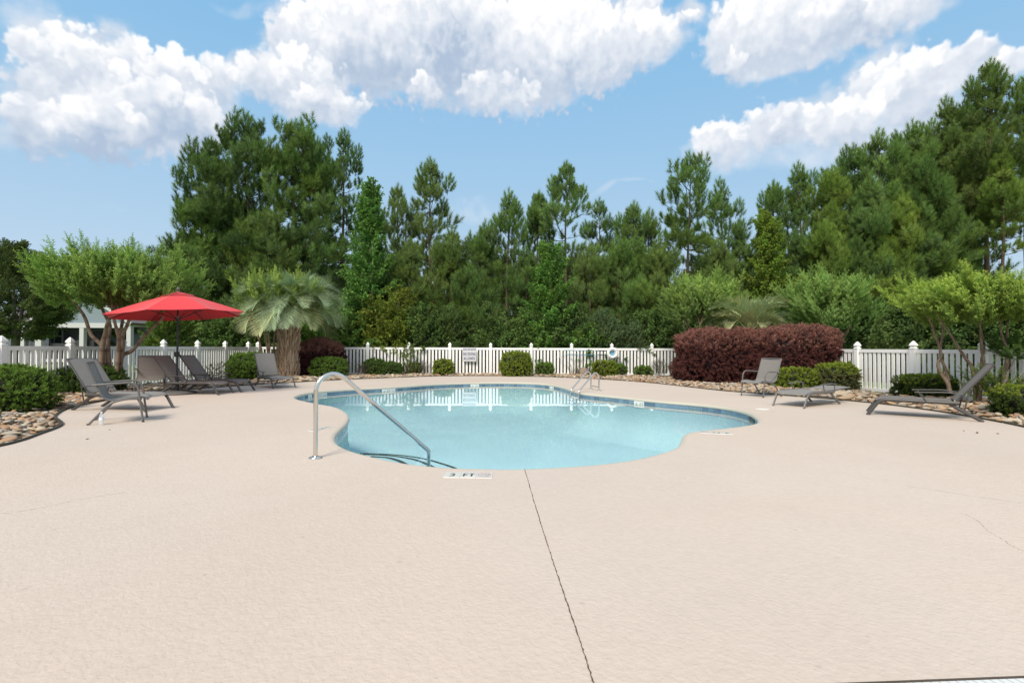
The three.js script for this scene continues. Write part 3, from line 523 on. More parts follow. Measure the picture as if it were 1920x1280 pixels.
function bar(pts, rw, rh = rw) {                                  // a tube of oval section: wide across z by rw, rh in its plane (x, y)
  const g = tube(pts.map(([x, y, z]) => V(x, y, z ?? 0)), rh, 10), p = g.attributes.position, z0 = pts[0][2] ?? 0; if (rw !== rh) for (let i = 0; i < p.count; i++) p.setZ(i, z0 + (p.getZ(i) - z0) * rw / rh); return g;
}
function makeLounger(pos, turn, label, angle, sling, frame, group = 'sling sun loungers round the pool', arms = true) {
  const o = thing('sun_lounger', label, 'sun lounger', pos, turn, group), H = 0.29, w = 0.315;  // origin on the ground between the feet; +x towards the foot end, back hinge at x = -0.42
  const hx = -0.42;
  part('seat', slingSheet([[hx - 0.01, H + 0.018], [-0.1, H + 0.012], [0.35, H + 0.016], [0.58, H + 0.008], [0.66, H - 0.028]], w - 0.018), sling, o);
  const c = Math.cos(angle), s = Math.sin(angle), bk = (t, y = 0) => [hx - 0.02 - c * t - s * y, H + 0.02 + s * t - c * -y * -1 * -1];
  const pt = (t) => V(hx - 0.02 - c * t, H + 0.015 + s * t, 0);
  const back = part('backrest', slingSheet([[pt(0.02).x, pt(0.02).y], [pt(0.4).x, pt(0.4).y], [pt(0.8).x, pt(0.8).y]], w - 0.04), sling, o);
  for (const z of [-1, 1]) part('frame', tube([pt(0).setZ(z * (w - 0.03)), pt(0.815).setZ(z * (w - 0.03))], 0.0155, 8), frame, back);
  part('frame', tube([pt(0.805).setZ(-w + 0.03), pt(0.805).setZ(w - 0.03)], 0.015, 8), frame, back);
  for (const z of [-1, 1]) {
    const Z = z * w;
    part('side_rail', bar([[hx - 0.06, H, Z], [0.42, H + 0.004, Z], [0.46, H + 0.003, Z]], 0.015, 0.033), frame, o);
    part('leg', bar(fillet([V(0.455, H + 0.003, 0), V(0.60, H + 0.004, 0), V(0.785, 0, 0)], [0.2], 8).map((p) => [p.x, p.y, Z]), 0.015, 0.031), frame, o);
    part('leg', bar([[hx + 0.06, H - 0.02, Z * 0.93], [hx - 0.12, 0.15, Z * 0.93], [-0.785, 0.0, Z * 0.93]], 0.015, 0.029), frame, o);
    if (angle > 0.3) part('prop', tube([pt(0.30).setZ(Z * 0.9), V(hx - 0.13, 0.17, Z * 0.9)], 0.012, 6), frame, o);
    if (arms) { const ax = hx - 0.05; part('armrest', bar(curve([V(ax - 0.05, H + 0.15, 0), V(ax + 0.15, H + 0.175, 0), V(ax + 0.40, H + 0.165, 0), V(ax + 0.58, H + 0.16, 0)], 10).map((p) => [p.x, p.y, Z * 1.06]), 0.024, 0.011), frame, o); part('arm_post', tube([V(ax + 0.50, H + 0.155, Z * 1.05), V(ax + 0.42, H - 0.005, Z * 1.03)], 0.0125, 8), frame, o); if (angle < 0.3) part('arm_post', tube([V(ax + 0.02, H + 0.155, Z * 1.05), V(ax - 0.02, H - 0.005, Z * 1.03)], 0.0125, 8), frame, o); }
  }
  for (const x of [0.55, -0.36, hx - 0.12]) part('crossbar', tube([V(x, x > 0 ? H - 0.02 : x < hx ? 0.15 : H - 0.02, -w * 0.95), V(x, x > 0 ? H - 0.02 : x < hx ? 0.15 : H - 0.02, w * 0.95)], 0.013, 8), frame, o);
  return o;
}
const mid = (a, b) => a.clone().add(b).multiplyScalar(0.5);
function byFeet(front, rear) { const d = front.clone().sub(rear).setY(0); return [mid(front, rear).setY(0), Math.atan2(-d.z, d.x)]; }
{
  const A = 0.93, put = (fx, rx, ...more) => { const [p, t] = byFeet(fx, rx); return makeLounger(p, t, ...more); };
  put(V(-6.62, 0, -9.56), V(-8.2, 0, -9.78), 'grey sling lounger with raised back behind the low armchair at far left', A, M.slingLight, M.frame);
  put(V(-7.22, 0, -12.82), V(-8.79, 0, -12.88), 'brownish sling lounger with raised back right beside the umbrella pole', A, M.sling, M.frame);
  put(V(-7.08, 0, -13.62), V(-8.65, 0, -13.68), 'brownish sling lounger, farthest of the pair that stick out right of the umbrella pole', A, M.sling, M.frame);
  put(V(-6.62, 0, -14.7), V(-7.64, 0, -15.72), 'light grey sling lounger in front of the thick palm trunk', 1.02, M.slingLight, M.frame);
  put(V(5.69, 0, -10.42), V(6.96, 0, -11.26), 'grey sling lounger lowered flat between the armchair and the right fence', 0.05, M.slingLight, M.frameLight);
  const f = mid(G(1620.5, 770.7), G(1634.5, 777.8)), r = mid(G(1825.7, 783.4), G(1852.5, 791.8));
  put(f, r, 'dark grey sling lounger with raised back alone at the far right', A, M.sling, M.frame);
}
function makeChair(pos, turn, label, sling, frame) {              // origin between the rear feet, +x forwards
  const o = thing('armchair', label, 'armchair', pos, turn, 'low sling armchairs on the deck'), w = 0.30;
  const prof = [[-0.035, 0.95], [0.05, 0.72], [0.125, 0.52], [0.175, 0.41], [0.24, 0.365], [0.36, 0.372], [0.55, 0.395], [0.70, 0.385], [0.745, 0.35]];
  const all = curve(prof.map(([x, y]) => V(x, y, 0)), 40);
  part('backrest', slingSheet(all.slice(0, 21).map((p) => [p.x, p.y]), w - 0.03), sling, o);
  part('seat', slingSheet(all.slice(20).map((p) => [p.x, p.y]), w - 0.03), sling, o);
  for (const z of [-1, 1]) {
    const Z = z * w;
    part('side_frame', tube(all.map((p) => V(p.x, p.y, Z * 0.93)), 0.0145, 8), frame, o);
    part('rear_leg', tube(curve([V(0.0, 0, Z), V(0.13, 0.16, Z), V(0.25, 0.30, Z * 0.97), V(0.42, 0.365, Z * 0.95), V(0.66, 0.372, Z * 0.95)], 18), 0.0165, 8), frame, o);
    part('armrest', tube(fillet([V(0.04, 0.60, Z * 0.97), V(0.26, 0.62, Z * 1.08), V(0.60, 0.635, Z * 1.1), V(0.68, 0.0, Z * 1.06)], [0.3, 0.14], 8), 0.0155, 8), frame, o);
    part('foot_cap', [0, 0.68].map((x) => new THREE.CylinderGeometry(0.019, 0.019, 0.02, 8).translate(x, 0.01, x ? Z * 1.06 : Z)), M.black, o);
  }
  for (const [x, y] of [[-0.03, 0.945], [0.30, 0.335], [0.70, 0.36]]) part('crossbar', tube([V(x, y, -w * 0.93), V(x, y, w * 0.93)], 0.013, 8), frame, o);
  return o;
}
{
  const put = (f, r, ...more) => { const d = f.clone().sub(r).setY(0); return makeChair(r.clone().setY(0), Math.atan2(-d.z, d.x), ...more); };
  put(mid(G(257.8, 792.4), G(274.4, 781.6)), mid(G(160.2, 797.3), G(181.6, 787.5)), 'low grey sling armchair nearest on the left, with water bottle by its rear leg', M.slingLight, M.frameLight);
  put(V(-9.13, 0, -12.78), V(-9.55, 0, -13.40), 'brown sling armchair facing the pool left of the umbrella base', M.sling, M.frameLight);
  put(V(6.03, 0, -12.68), V(6.62, 0, -12.96), 'upright light grey sling armchair in front of the right purple hedge', M.slingLight, M.frameLight);
}
{
  const c = G(331, 738.5), o = thing('patio_umbrella', 'open red patio umbrella on a dark pole among the left loungers', 'umbrella', c), toCam = Math.atan2(-c.z, -c.x), R = 1.56, yTop = 2.56, yRim = 1.985, tilt = (x, z) => (x * Math.cos(toCam) + z * Math.sin(toCam)) * 0.046 + (x * Math.sin(toCam) - z * Math.cos(toCam)) * 0.06;
  const at = (k, r) => { const a = toCam + (k + 0.5) * Math.PI / 4; return [Math.cos(a) * r, Math.sin(a) * r]; };
  const surf = (k, u, t, r0, yT, yR, R1, sag) => {               // u 0..1 across a panel, t 0..1 from top to rim
    const [ax, az] = at(k - 1, 1), [bx, bz] = at(k, 1), r = lerp(r0, R1, t), x = lerp(ax, bx, u) * r, z = lerp(az, bz, u) * r, bow = 4 * u * (1 - u), pull = 1 - sag * bow * t * 0.55;
    return V(x * pull, lerp(yT, yR, Math.pow(t, 1.08)) - bow * t * 0.008 + tilt(x, z), z * pull);
  };
  const panel = (k, r0, yT, yR, R1, sag) => {
    const pos = [], idx = [], uv = [], NU = 8, NT = 8; for (let i = 0; i <= NT; i++) for (let j = 0; j <= NU; j++) { const p = surf(k, j / NU, i / NT, r0, yT, yR, R1, sag); pos.push(p.x, p.y, p.z); uv.push(j / NU, i / NT); }
    for (let i = 0; i < NT; i++) for (let j = 0; j < NU; j++) { const a = i * (NU + 1) + j, b = a + NU + 1; idx.push(a, a + 1, b, b, a + 1, b + 1); }
    const g = new THREE.BufferGeometry(); g.setAttribute('position', new THREE.Float32BufferAttribute(pos, 3)); g.setAttribute('uv', new THREE.Float32BufferAttribute(uv, 2)); g.setIndex(idx); g.computeVertexNormals(); return g;
  };
  for (let k = 0; k < 8; k++) part('canopy_panel', panel(k, 0.16, yTop - 0.05, yRim, R, 0.09), M.red, o);
  part('vent', [...Array(8)].map((_, k) => panel(k, 0.012, yTop + 0.02, yTop - 0.105, 0.40, 0.10)), M.red, o);
  for (let k = 0; k < 8; k++) { const [x, z] = at(k, R - 0.01); part('rib', tube([V(0, yTop - 0.07, 0), V(x * 0.55, lerp(yTop - 0.06, yRim, 0.55) - 0.005 + tilt(x, z) * 0.55, z * 0.55), V(x, yRim - 0.012 + tilt(x, z), z)], 0.008, 6), M.black, o); part('strut', tube([V(0, 1.86, 0), V(x * 0.5, lerp(yTop - 0.06, yRim, 0.5) - 0.02 + tilt(x, z) * 0.5, z * 0.5)], 0.007, 6), M.black, o); }
  part('finial', new THREE.LatheGeometry([[0, 0.13], [0.03, 0.12], [0.044, 0.09], [0.04, 0.055], [0.022, 0.035], [0.03, 0.02], [0.04, 0]].map(([x, y]) => new THREE.Vector2(x, y)), 16).translate(0, yTop + 0.005, 0), M.frameLight, o);
  part('pole', tube([V(0, 0.05, 0), V(0, yTop, 0)], 0.0235, 14), M.black, o);
  part('hub', new THREE.CylinderGeometry(0.05, 0.045, 0.06, 12).translate(0, 1.86, 0), M.black, o);
  part('crank_housing', box(0.085, 0.13, 0.1, 0.0, 1.0, 0.02, 0.015), M.black, o); part('crank_handle', tube([V(0.04, 1.0, 0.05), V(0.12, 0.99, 0.06), V(0.12, 0.93, 0.06)], 0.009, 6), M.black, o);
  part('tilt_joint', new THREE.CylinderGeometry(0.03, 0.03, 0.09, 12).translate(0, 1.93, 0), M.frameLight, o);
  part('base', new THREE.LatheGeometry([[0, 0.0], [0.43, 0.0], [0.44, 0.02], [0.43, 0.05], [0.33, 0.075], [0.10, 0.09], [0.0, 0.09]].map(([x, y]) => new THREE.Vector2(x, y)), 40), M.baseStone, o);
  part('base_sleeve', new THREE.CylinderGeometry(0.036, 0.05, 0.36, 16).translate(0, 0.26, 0), M.black, o); part('knob', new THREE.CylinderGeometry(0.02, 0.02, 0.05, 10).rotateZ(Math.PI / 2).translate(0.06, 0.36, 0), M.black, o);
}
{
  const o = thing('water_bottle', 'small clear plastic water bottle standing on deck by the near left armchair', 'bottle', G(189.5, 796.5));
  part('body', new THREE.LatheGeometry([[0, 0.0], [0.028, 0.0], [0.032, 0.008], [0.032, 0.05], [0.029, 0.055], [0.032, 0.06], [0.032, 0.13], [0.026, 0.155], [0.013, 0.175], [0.013, 0.185]].map(([x, y]) => new THREE.Vector2(x, y)), 18), std(rgb(0.93, 0.96, 0.97), 0.12, { transmission: 0.72, thickness: 0, ior: 1.45 }), o);
  part('label', new THREE.CylinderGeometry(0.0328, 0.0328, 0.045, 18, 1, true).translate(0, 0.095, 0), std(rgb(0.72, 0.77, 0.80), 0.5, { side: THREE.DoubleSide }), o);
  part('cap', new THREE.CylinderGeometry(0.015, 0.015, 0.016, 14).translate(0, 0.19, 0), std(rgb(0.8, 0.82, 0.82), 0.5), o);
}

// ---------------------------------------------------------------- leaves, sprigs and branches (shapes that plants share)
class Leaves {
  constructor() { this.p = []; this.c = []; }
  tri(a, b, c, col, col2 = col) { this.p.push(a.x, a.y, a.z, b.x, b.y, b.z, c.x, c.y, c.z); this.c.push(...col, ...col, ...col2); }
  leaf(at, dir, up, len, wid, col, fold = 0.25) {                // two folded halves
    const side = dir.clone().cross(up).normalize(), n = side.clone().cross(dir).normalize(), tip = at.clone().addScaledVector(dir, len).addScaledVector(n, -len * 0.15), m = at.clone().addScaledVector(dir, len * 0.45), l = m.clone().addScaledVector(side, wid / 2).addScaledVector(n, wid * fold), r = m.clone().addScaledVector(side, -wid / 2).addScaledVector(n, wid * fold);
    this.tri(at, l, tip, col); this.tri(at, tip, r, col);
  }
  needle(at, dir, side, len, wid, col, col2) { const s = side.clone().multiplyScalar(wid / 2); this.tri(at.clone().sub(s), at.clone().add(s), at.clone().addScaledVector(dir, len), col, col2); }
  stem(pts, r0, r1, col) {
    for (let i = 1; i < pts.length; i++) {
      const d = pts[i].clone().sub(pts[i - 1]), s = (Math.abs(d.y) > d.length() * 0.9 ? V(1, 0, 0) : V(0, 1, 0)).cross(d).normalize(), b = d.clone().normalize().cross(s), ra = lerp(r0, r1, (i - 1) / (pts.length - 1)), rb = lerp(r0, r1, i / (pts.length - 1));
      const ring = (c, r) => [0, 1, 2].map((k) => c.clone().addScaledVector(s, Math.cos(k * 2.0944) * r).addScaledVector(b, Math.sin(k * 2.0944) * r)), A = ring(pts[i - 1], ra), B = ring(pts[i], rb);
      for (let k = 0; k < 3; k++) { const j = (k + 1) % 3; this.tri(A[k], A[j], B[k], col); this.tri(B[k], A[j], B[j], col); }
    }
  }
  geometry() { const g = new THREE.BufferGeometry(); g.setAttribute('position', new THREE.Float32BufferAttribute(this.p, 3)); g.setAttribute('color', new THREE.Float32BufferAttribute(this.c, 3)); g.computeVertexNormals(); return g; }
}
const rv = (r) => V(r() - 0.5, r() - 0.5, r() - 0.5).multiplyScalar(2);
const mul = (c, k) => c.map((x) => x * k);
// pine: a bough of length L whose shoots end in upright tufts of needles
function pineTuft(g, r, at, dir, s) {
  const wood = [0.75, 0.50, 0.36], d = dir.clone().normalize(), a = (Math.abs(d.y) > 0.9 ? V(1, 0, 0) : V(0, 1, 0)).cross(d).normalize(), b = d.clone().cross(a), len = 0.34 * s, N = 34;
  g.stem([at, at.clone().addScaledVector(d, len)], 0.008, 0.004, wood);
  for (let i = 0; i < N; i++) {
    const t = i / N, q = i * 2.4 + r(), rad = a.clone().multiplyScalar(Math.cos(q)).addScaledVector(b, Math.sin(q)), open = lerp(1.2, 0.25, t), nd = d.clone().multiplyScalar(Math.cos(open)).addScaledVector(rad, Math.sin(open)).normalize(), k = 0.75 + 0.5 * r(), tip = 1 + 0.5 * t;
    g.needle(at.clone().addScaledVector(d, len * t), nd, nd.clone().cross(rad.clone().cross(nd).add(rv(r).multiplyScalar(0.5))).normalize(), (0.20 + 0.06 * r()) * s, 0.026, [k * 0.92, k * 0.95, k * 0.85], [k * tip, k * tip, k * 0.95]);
  }
}
function pineBough(L, shoots, seed) {
  const r = rng(seed), g = new Leaves(), wood = [0.75, 0.50, 0.36], mainPts = [...Array(7)].map((_, i) => { const t = i / 6; return V(t * L, (-0.08 * t + 0.22 * t * t) * L, Math.sin(t * 3 + seed) * 0.03 * L); });
  g.stem(mainPts, 0.012 * L + 0.008, 0.006, wood);
  const mainAt = (t) => { const f = t * 6, i = Math.min(5, Math.floor(f)); return mainPts[i].clone().lerp(mainPts[i + 1], f - i); };
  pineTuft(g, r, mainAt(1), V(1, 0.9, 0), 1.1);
  let left = shoots; const twigs = Math.round(shoots / 4.2);
  for (let j = 0; j < twigs && left > 0; j++) {
    const t = 0.12 + 0.86 * ((j + r() * 0.6) / twigs), ang = j * 2.399 + r() * 0.8, tl = (0.14 + (1 - t) * 0.30) * L * (0.7 + 0.5 * r()), at = mainAt(t), d = V(0.7, 0.18 + 0.5 * Math.sin(ang) * 0.8, Math.cos(ang) * 0.95).normalize(), end = at.clone().addScaledVector(d, tl).add(V(0, tl * 0.16, 0));
    g.stem([at, at.clone().lerp(end, 0.5).add(V(0, -tl * 0.05, 0)), end], 0.010, 0.005, wood);
    const n = Math.max(2, Math.min(7, Math.round(tl / 0.22)));
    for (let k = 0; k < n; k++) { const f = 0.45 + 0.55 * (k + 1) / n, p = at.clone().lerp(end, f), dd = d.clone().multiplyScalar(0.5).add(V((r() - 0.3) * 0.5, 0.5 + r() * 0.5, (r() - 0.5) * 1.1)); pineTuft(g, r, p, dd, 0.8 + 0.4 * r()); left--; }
  }
  return g.geometry();
}
function pineTip(seed) {                                           // the top of a pine: a leader with upright candles round it
  const r = rng(seed), g = new Leaves(); g.stem([V(0, 0, 0), V(0, 0.6, 0), V(0, 1.2, 0)], 0.022, 0.006, [0.75, 0.5, 0.36]);
  pineTuft(g, r, V(0, 1.05, 0), UP, 1.15);
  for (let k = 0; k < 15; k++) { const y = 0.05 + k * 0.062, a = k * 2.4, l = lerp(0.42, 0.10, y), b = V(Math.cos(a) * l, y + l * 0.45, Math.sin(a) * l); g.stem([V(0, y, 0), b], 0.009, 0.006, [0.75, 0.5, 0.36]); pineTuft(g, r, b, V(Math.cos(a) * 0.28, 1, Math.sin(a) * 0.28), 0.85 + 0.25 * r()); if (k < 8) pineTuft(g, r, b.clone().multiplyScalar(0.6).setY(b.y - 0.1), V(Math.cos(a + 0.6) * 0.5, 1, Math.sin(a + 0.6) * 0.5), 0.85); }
  return g.geometry();
}
const PINE_TIP = [1, 2].map((k) => pineTip(250 + k));
const BOUGH_BIG = [1, 2, 3].map((k) => pineBough(3.0, 78, 100 + k)), BOUGH_SMALL = [1, 2, 3].map((k) => pineBough(1.5, 28, 200 + k));
// broad leaves: a spray of length 1 m
function leafSpray(L, nTwig, perTwig, ll, lw, seed, droop = 0.1) {
  const r = rng(seed), g = new Leaves(), wood = [0.7, 0.55, 0.4], end = V(L, L * 0.12, 0); g.stem([V(0, 0, 0), V(L * 0.5, L * 0.10, 0), end], 0.012, 0.004, wood);
  for (let j = 0; j < nTwig; j++) {
    const t = 0.15 + 0.85 * (j + r()) / nTwig, at = V(t * L, L * 0.14 * t, 0), d = V(0.6 + r() * 0.4, (r() - 0.35) * 0.9, (r() - 0.5) * 2.2).normalize(), tl = (0.18 + 0.25 * (1 - t)) * L * (0.7 + 0.6 * r());
    g.stem([at, at.clone().addScaledVector(d, tl)], 0.005, 0.003, wood);
    for (let k = 0; k < perTwig; k++) { const f = (k + 0.6) / perTwig, p = at.clone().addScaledVector(d, tl * f), ld = d.clone().multiplyScalar(0.5).add(rv(r)).add(V(0, -droop, 0)).normalize(), b = 0.72 + 0.5 * r(); g.leaf(p, ld, UP.clone().add(rv(r).multiplyScalar(0.6)), ll * (0.7 + 0.6 * r()), lw * (0.7 + 0.6 * r()), [b, b, b * 0.9]); }
  }
  return g.geometry();
}
const SPRAY = [1, 2, 3].map((k) => leafSpray(1.0, 16, 9, 0.105, 0.085, 300 + k)), SPRAY_FINE = [1, 2].map((k) => leafSpray(0.8, 18, 11, 0.055, 0.034, 330 + k));
// crape myrtle: a long upright plume with pairs of small leaves, yellower towards the tip
function myrtleShoot(L, seed) {
  const r = rng(seed), g = new Leaves(), pts = [V(0, 0, 0), V(0.01 * L, L * 0.5, 0.01), V(0.08 * L, L, (r() - 0.5) * 0.12 * L)], wood = [0.75, 0.6, 0.4]; g.stem(pts, 0.006, 0.002, wood);
  const shoot = (a, b, n, tipped, s0) => { for (let i = 0; i < n; i++) { const t = (i + 0.5) / n, p = a.clone().lerp(b, t), ang = i * 1.57 + r() * 0.5, ax = b.clone().sub(a).normalize(), out = V(Math.cos(ang), 0, Math.sin(ang)); for (const s of [1, -1]) { const d = out.clone().multiplyScalar(s).addScaledVector(ax, 0.45 + 0.5 * t).add(rv(r).multiplyScalar(0.22)).normalize(), k = 0.78 + 0.4 * r(), y = tipped * t * t; g.leaf(p, d, UP, lerp(0.066, 0.036, t * tipped) * (0.85 + 0.3 * r()) * s0, 0.036 * lerp(1, 0.7, t * tipped) * s0, [k * (1 + 0.40 * y), k * (1 + 0.26 * y), k * (1 + 0.1 * y)]); } } };
  shoot(pts[0], pts[1], 12, 0.1, 1.35); shoot(pts[1], pts[2], 14, 1, 1.3);
  for (let j = 0; j < 7; j++) { const t = 0.06 + j * 0.11, a = pts[0].clone().lerp(pts[2], t), q = j * 2.4 + r(), l = L * 0.36 * (1 - 0.5 * t), b = a.clone().add(V(Math.cos(q) * 0.75, 1, Math.sin(q) * 0.75).normalize().multiplyScalar(l)); g.stem([a, b], 0.003, 0.002, wood); shoot(a, b, Math.round(8 * (1 - 0.4 * t)), 0.8, 1.25); }
  return g.geometry();
}
const SHOOT = [1, 2, 3].map((k) => myrtleShoot(0.9, 400 + k));
// clipped shrubs: a short tuft of small leaves
function sprig(n, ll, lw, L, seed, spike = 0) {
  const r = rng(seed), g = new Leaves(); g.stem([V(0, 0, 0), V(0, L, 0)], 0.003, 0.0015, [0.6, 0.5, 0.35]);
  for (let i = 0; i < n; i++) { const t = 0.1 + 0.9 * (i + r() * 0.5) / n, q = i * 2.4 + r() * 0.6, d = V(Math.cos(q), 0.35 + 0.9 * t + spike, Math.sin(q)).normalize(), k = 0.7 + 0.5 * r(); g.leaf(V((r() - 0.5) * L * 0.3, t * L, (r() - 0.5) * L * 0.3), d, UP.clone().add(rv(r).multiplyScalar(0.4)), ll * (0.7 + 0.6 * r()), lw * (0.8 + 0.4 * r()), [k, k * (0.95 + 0.15 * t), k * 0.9]); }
  return g.geometry();
}
const BOX_SPRIG = [1, 2].map((k) => sprig(26, 0.038, 0.022, 0.11, 500 + k)), PLUM_SPRIG = [1, 2].map((k) => sprig(24, 0.050, 0.024, 0.17, 520 + k, 0.4)), WISP = [1, 2].map((k) => sprig(16, 0.045, 0.012, 0.30, 540 + k, 1.2));
function place(at, dir, roll, s, s2 = s) {                        // x axis along dir
  const x = dir.clone().normalize(), z0 = x.clone().cross(Math.abs(x.y) > 0.95 ? V(1, 0, 0) : UP).normalize(), y0 = z0.clone().cross(x), y = y0.clone().multiplyScalar(Math.cos(roll)).addScaledVector(z0, Math.sin(roll)), z = x.clone().cross(y);
  return new THREE.Matrix4().makeBasis(x.multiplyScalar(s), y.multiplyScalar(s2), z.multiplyScalar(s2)).setPosition(at);
}
function placeUp(at, dir, roll, s) {                              // y axis along dir
  const q = new THREE.Quaternion().setFromUnitVectors(UP, dir.clone().normalize()).multiply(new THREE.Quaternion().setFromAxisAngle(UP, roll));
  return new THREE.Matrix4().compose(at, q, V(s, s, s));
}

const ANCHORS = [[215, 'the left crape myrtle trunks'], [331, 'the umbrella pole'], [420, 'the lounger feet right of the umbrella'], [515, 'the lounger before the palm'], [600, 'the small purple bush'], [660, 'the grey twiggy plant'], [718, 'the low shrub pair'], [768, 'the climbing vine'], [831, 'the small clipped shrub'], [880, 'the warning sign'], [920, 'the post right of the sign'], [967, 'the tall rounded shrub'], [1020, 'the little round shrub'], [1078, 'the boulder'], [1111, 'the ladder hoops'], [1147, 'the life ring'], [1206, 'the tiny clipped shrub'], [1240, 'the left lavender clump'], [1275, 'the right lavender clump'], [1348, 'the left purple hedge bush'], [1425, 'the armchair at right'], [1494, 'the right purple hedge bush'], [1568, 'the olive shrub'], [1607, 'the first post of the right fence'], [1711, 'the second post of the right fence'], [1760, 'the box-shaped shrub'], [1815, 'the far right lounger'], [1849, 'the third post of the right fence'], [1920, 'the right edge']];
function beside(px) { const [x, t] = ANCHORS.reduce((a, b) => (Math.abs(b[0] - px) < Math.abs(a[0] - px) ? b : a)); return (Math.abs(px - x) < 12 ? 'straight behind ' : px < x ? 'left behind ' : 'right behind ') + t; }

// ---------------------------------------------------------------- pines
function pine(label, px, top, D, half, o = {}) {
  const { base = 640, seed = Math.round(px * 7 + top * 3), tint = [0.075, 0.118, 0.040], open = 1, group, lean = 0 } = o, r = rng(seed);
  const foot = P(px, 660, D).setY(-0.084), hor = 648 + px * 0.0038, H = 1.2 + (hor - top) / FOC * D + 0.084, R = half / FOC * D, hb = Math.max(0.5, 1.2 + (hor - base) / FOC * D);
  const t = thing('pine_tree', label, 'pine tree', foot, 0, group), bend = (h) => V(Math.sin(h * 0.5 + seed) * 0.07 + lean * h, h, Math.cos(h * 0.43 + seed) * 0.07);
  part('trunk', tube([...Array(13)].map((_, i) => bend(i / 12 * (H - 0.25))), [...Array(13)].map((_, i) => lerp(0.05 + H * 0.0085, 0.014, Math.pow(i / 12, 0.8))), 9, false), M.pineBark, t);
  const big = [], small = [], add = (at, dir, L, bright) => {
    const y = r(), c = rgb(tint[0] * bright * (1 + 0.25 * y), tint[1] * bright * (1 + 0.1 * y), tint[2] * bright * (0.8 + 0.4 * r()));
    if (L > 2.1) big.push([place(at, dir, (r() - 0.5) * 0.7, L / 3.0, Math.min(1.25, 0.55 + L / 6)), c]); else small.push([place(at, dir, (r() - 0.5) * 0.7, L / 1.5, Math.max(0.62, Math.min(1.2, 0.4 + L / 2.4))), c]);
  };
  for (let h = hb; h < H - 0.75;) {
    const f = (h - hb) / (H - hb), n = Math.round((3.2 + 1.6 * r()) * open), a0 = r() * 6.283;
    for (let k = 0; k < n; k++) {
      const prof = f < 0.25 ? lerp(0.78, 1, f / 0.25) : Math.pow((1 - f) / 0.75, o.round ?? 0.72), L = Math.max(0.6, R * prof * (0.55 + 0.62 * r()) * (r() < 0.1 ? 1.2 : 1)), a = a0 + k / n * 6.283 + (r() - 0.5) * 0.7, el = lerp(-0.02, 1.0, Math.pow(f, 1.2)) + (r() - 0.5) * 0.25;
      add(bend(h + (r() - 0.5) * 0.3), V(Math.cos(a) * Math.cos(el), Math.sin(el), Math.sin(a) * Math.cos(el)), L, 0.78 + 0.42 * r());
      if (L > 2.6 && r() < 0.75) { const el2 = el + 0.25, p = bend(h).add(V(Math.cos(a) * L * 0.5, Math.sin(el) * L * 0.5, Math.sin(a) * L * 0.5)), a2 = a + (r() < 0.5 ? 0.7 : -0.7); add(p, V(Math.cos(a2) * Math.cos(el2), Math.sin(el2), Math.sin(a2) * Math.cos(el2)), L * 0.5, 0.8 + 0.4 * r()); }
    }
    h += (0.38 + 0.42 * r()) / Math.sqrt(open) * (H > 11 ? 1.15 : 1);
  }
  const tips = [[placeUp(bend(H - 1.2), V((r() - 0.5) * 0.1, 1, (r() - 0.5) * 0.1), r() * 6, 1), rgb(tint[0] * 1.15, tint[1] * 1.12, tint[2])]];
  for (let k = 0; k < 6; k++) { const a = r() * 6.283, h = H - 1.45 - r() * 1.9, q = R * 0.32 * (0.6 + 0.8 * r()); tips.push([placeUp(bend(h).add(V(Math.cos(a) * q, 0.1, Math.sin(a) * q)), V(Math.cos(a) * 0.2, 1, Math.sin(a) * 0.2), r() * 6, 0.7 + 0.3 * r()), rgb(tint[0] * 1.1, tint[1] * 1.1, tint[2])]); }
  copies('foliage', PINE_TIP[seed % 2], M.needle, tips, t);
  if (big.length) copies('foliage', BOUGH_BIG[seed % 3], M.needle, big, t);
  if (small.length) copies('foliage', BOUGH_SMALL[seed % 3], M.needle, small, t);
  return t;
}
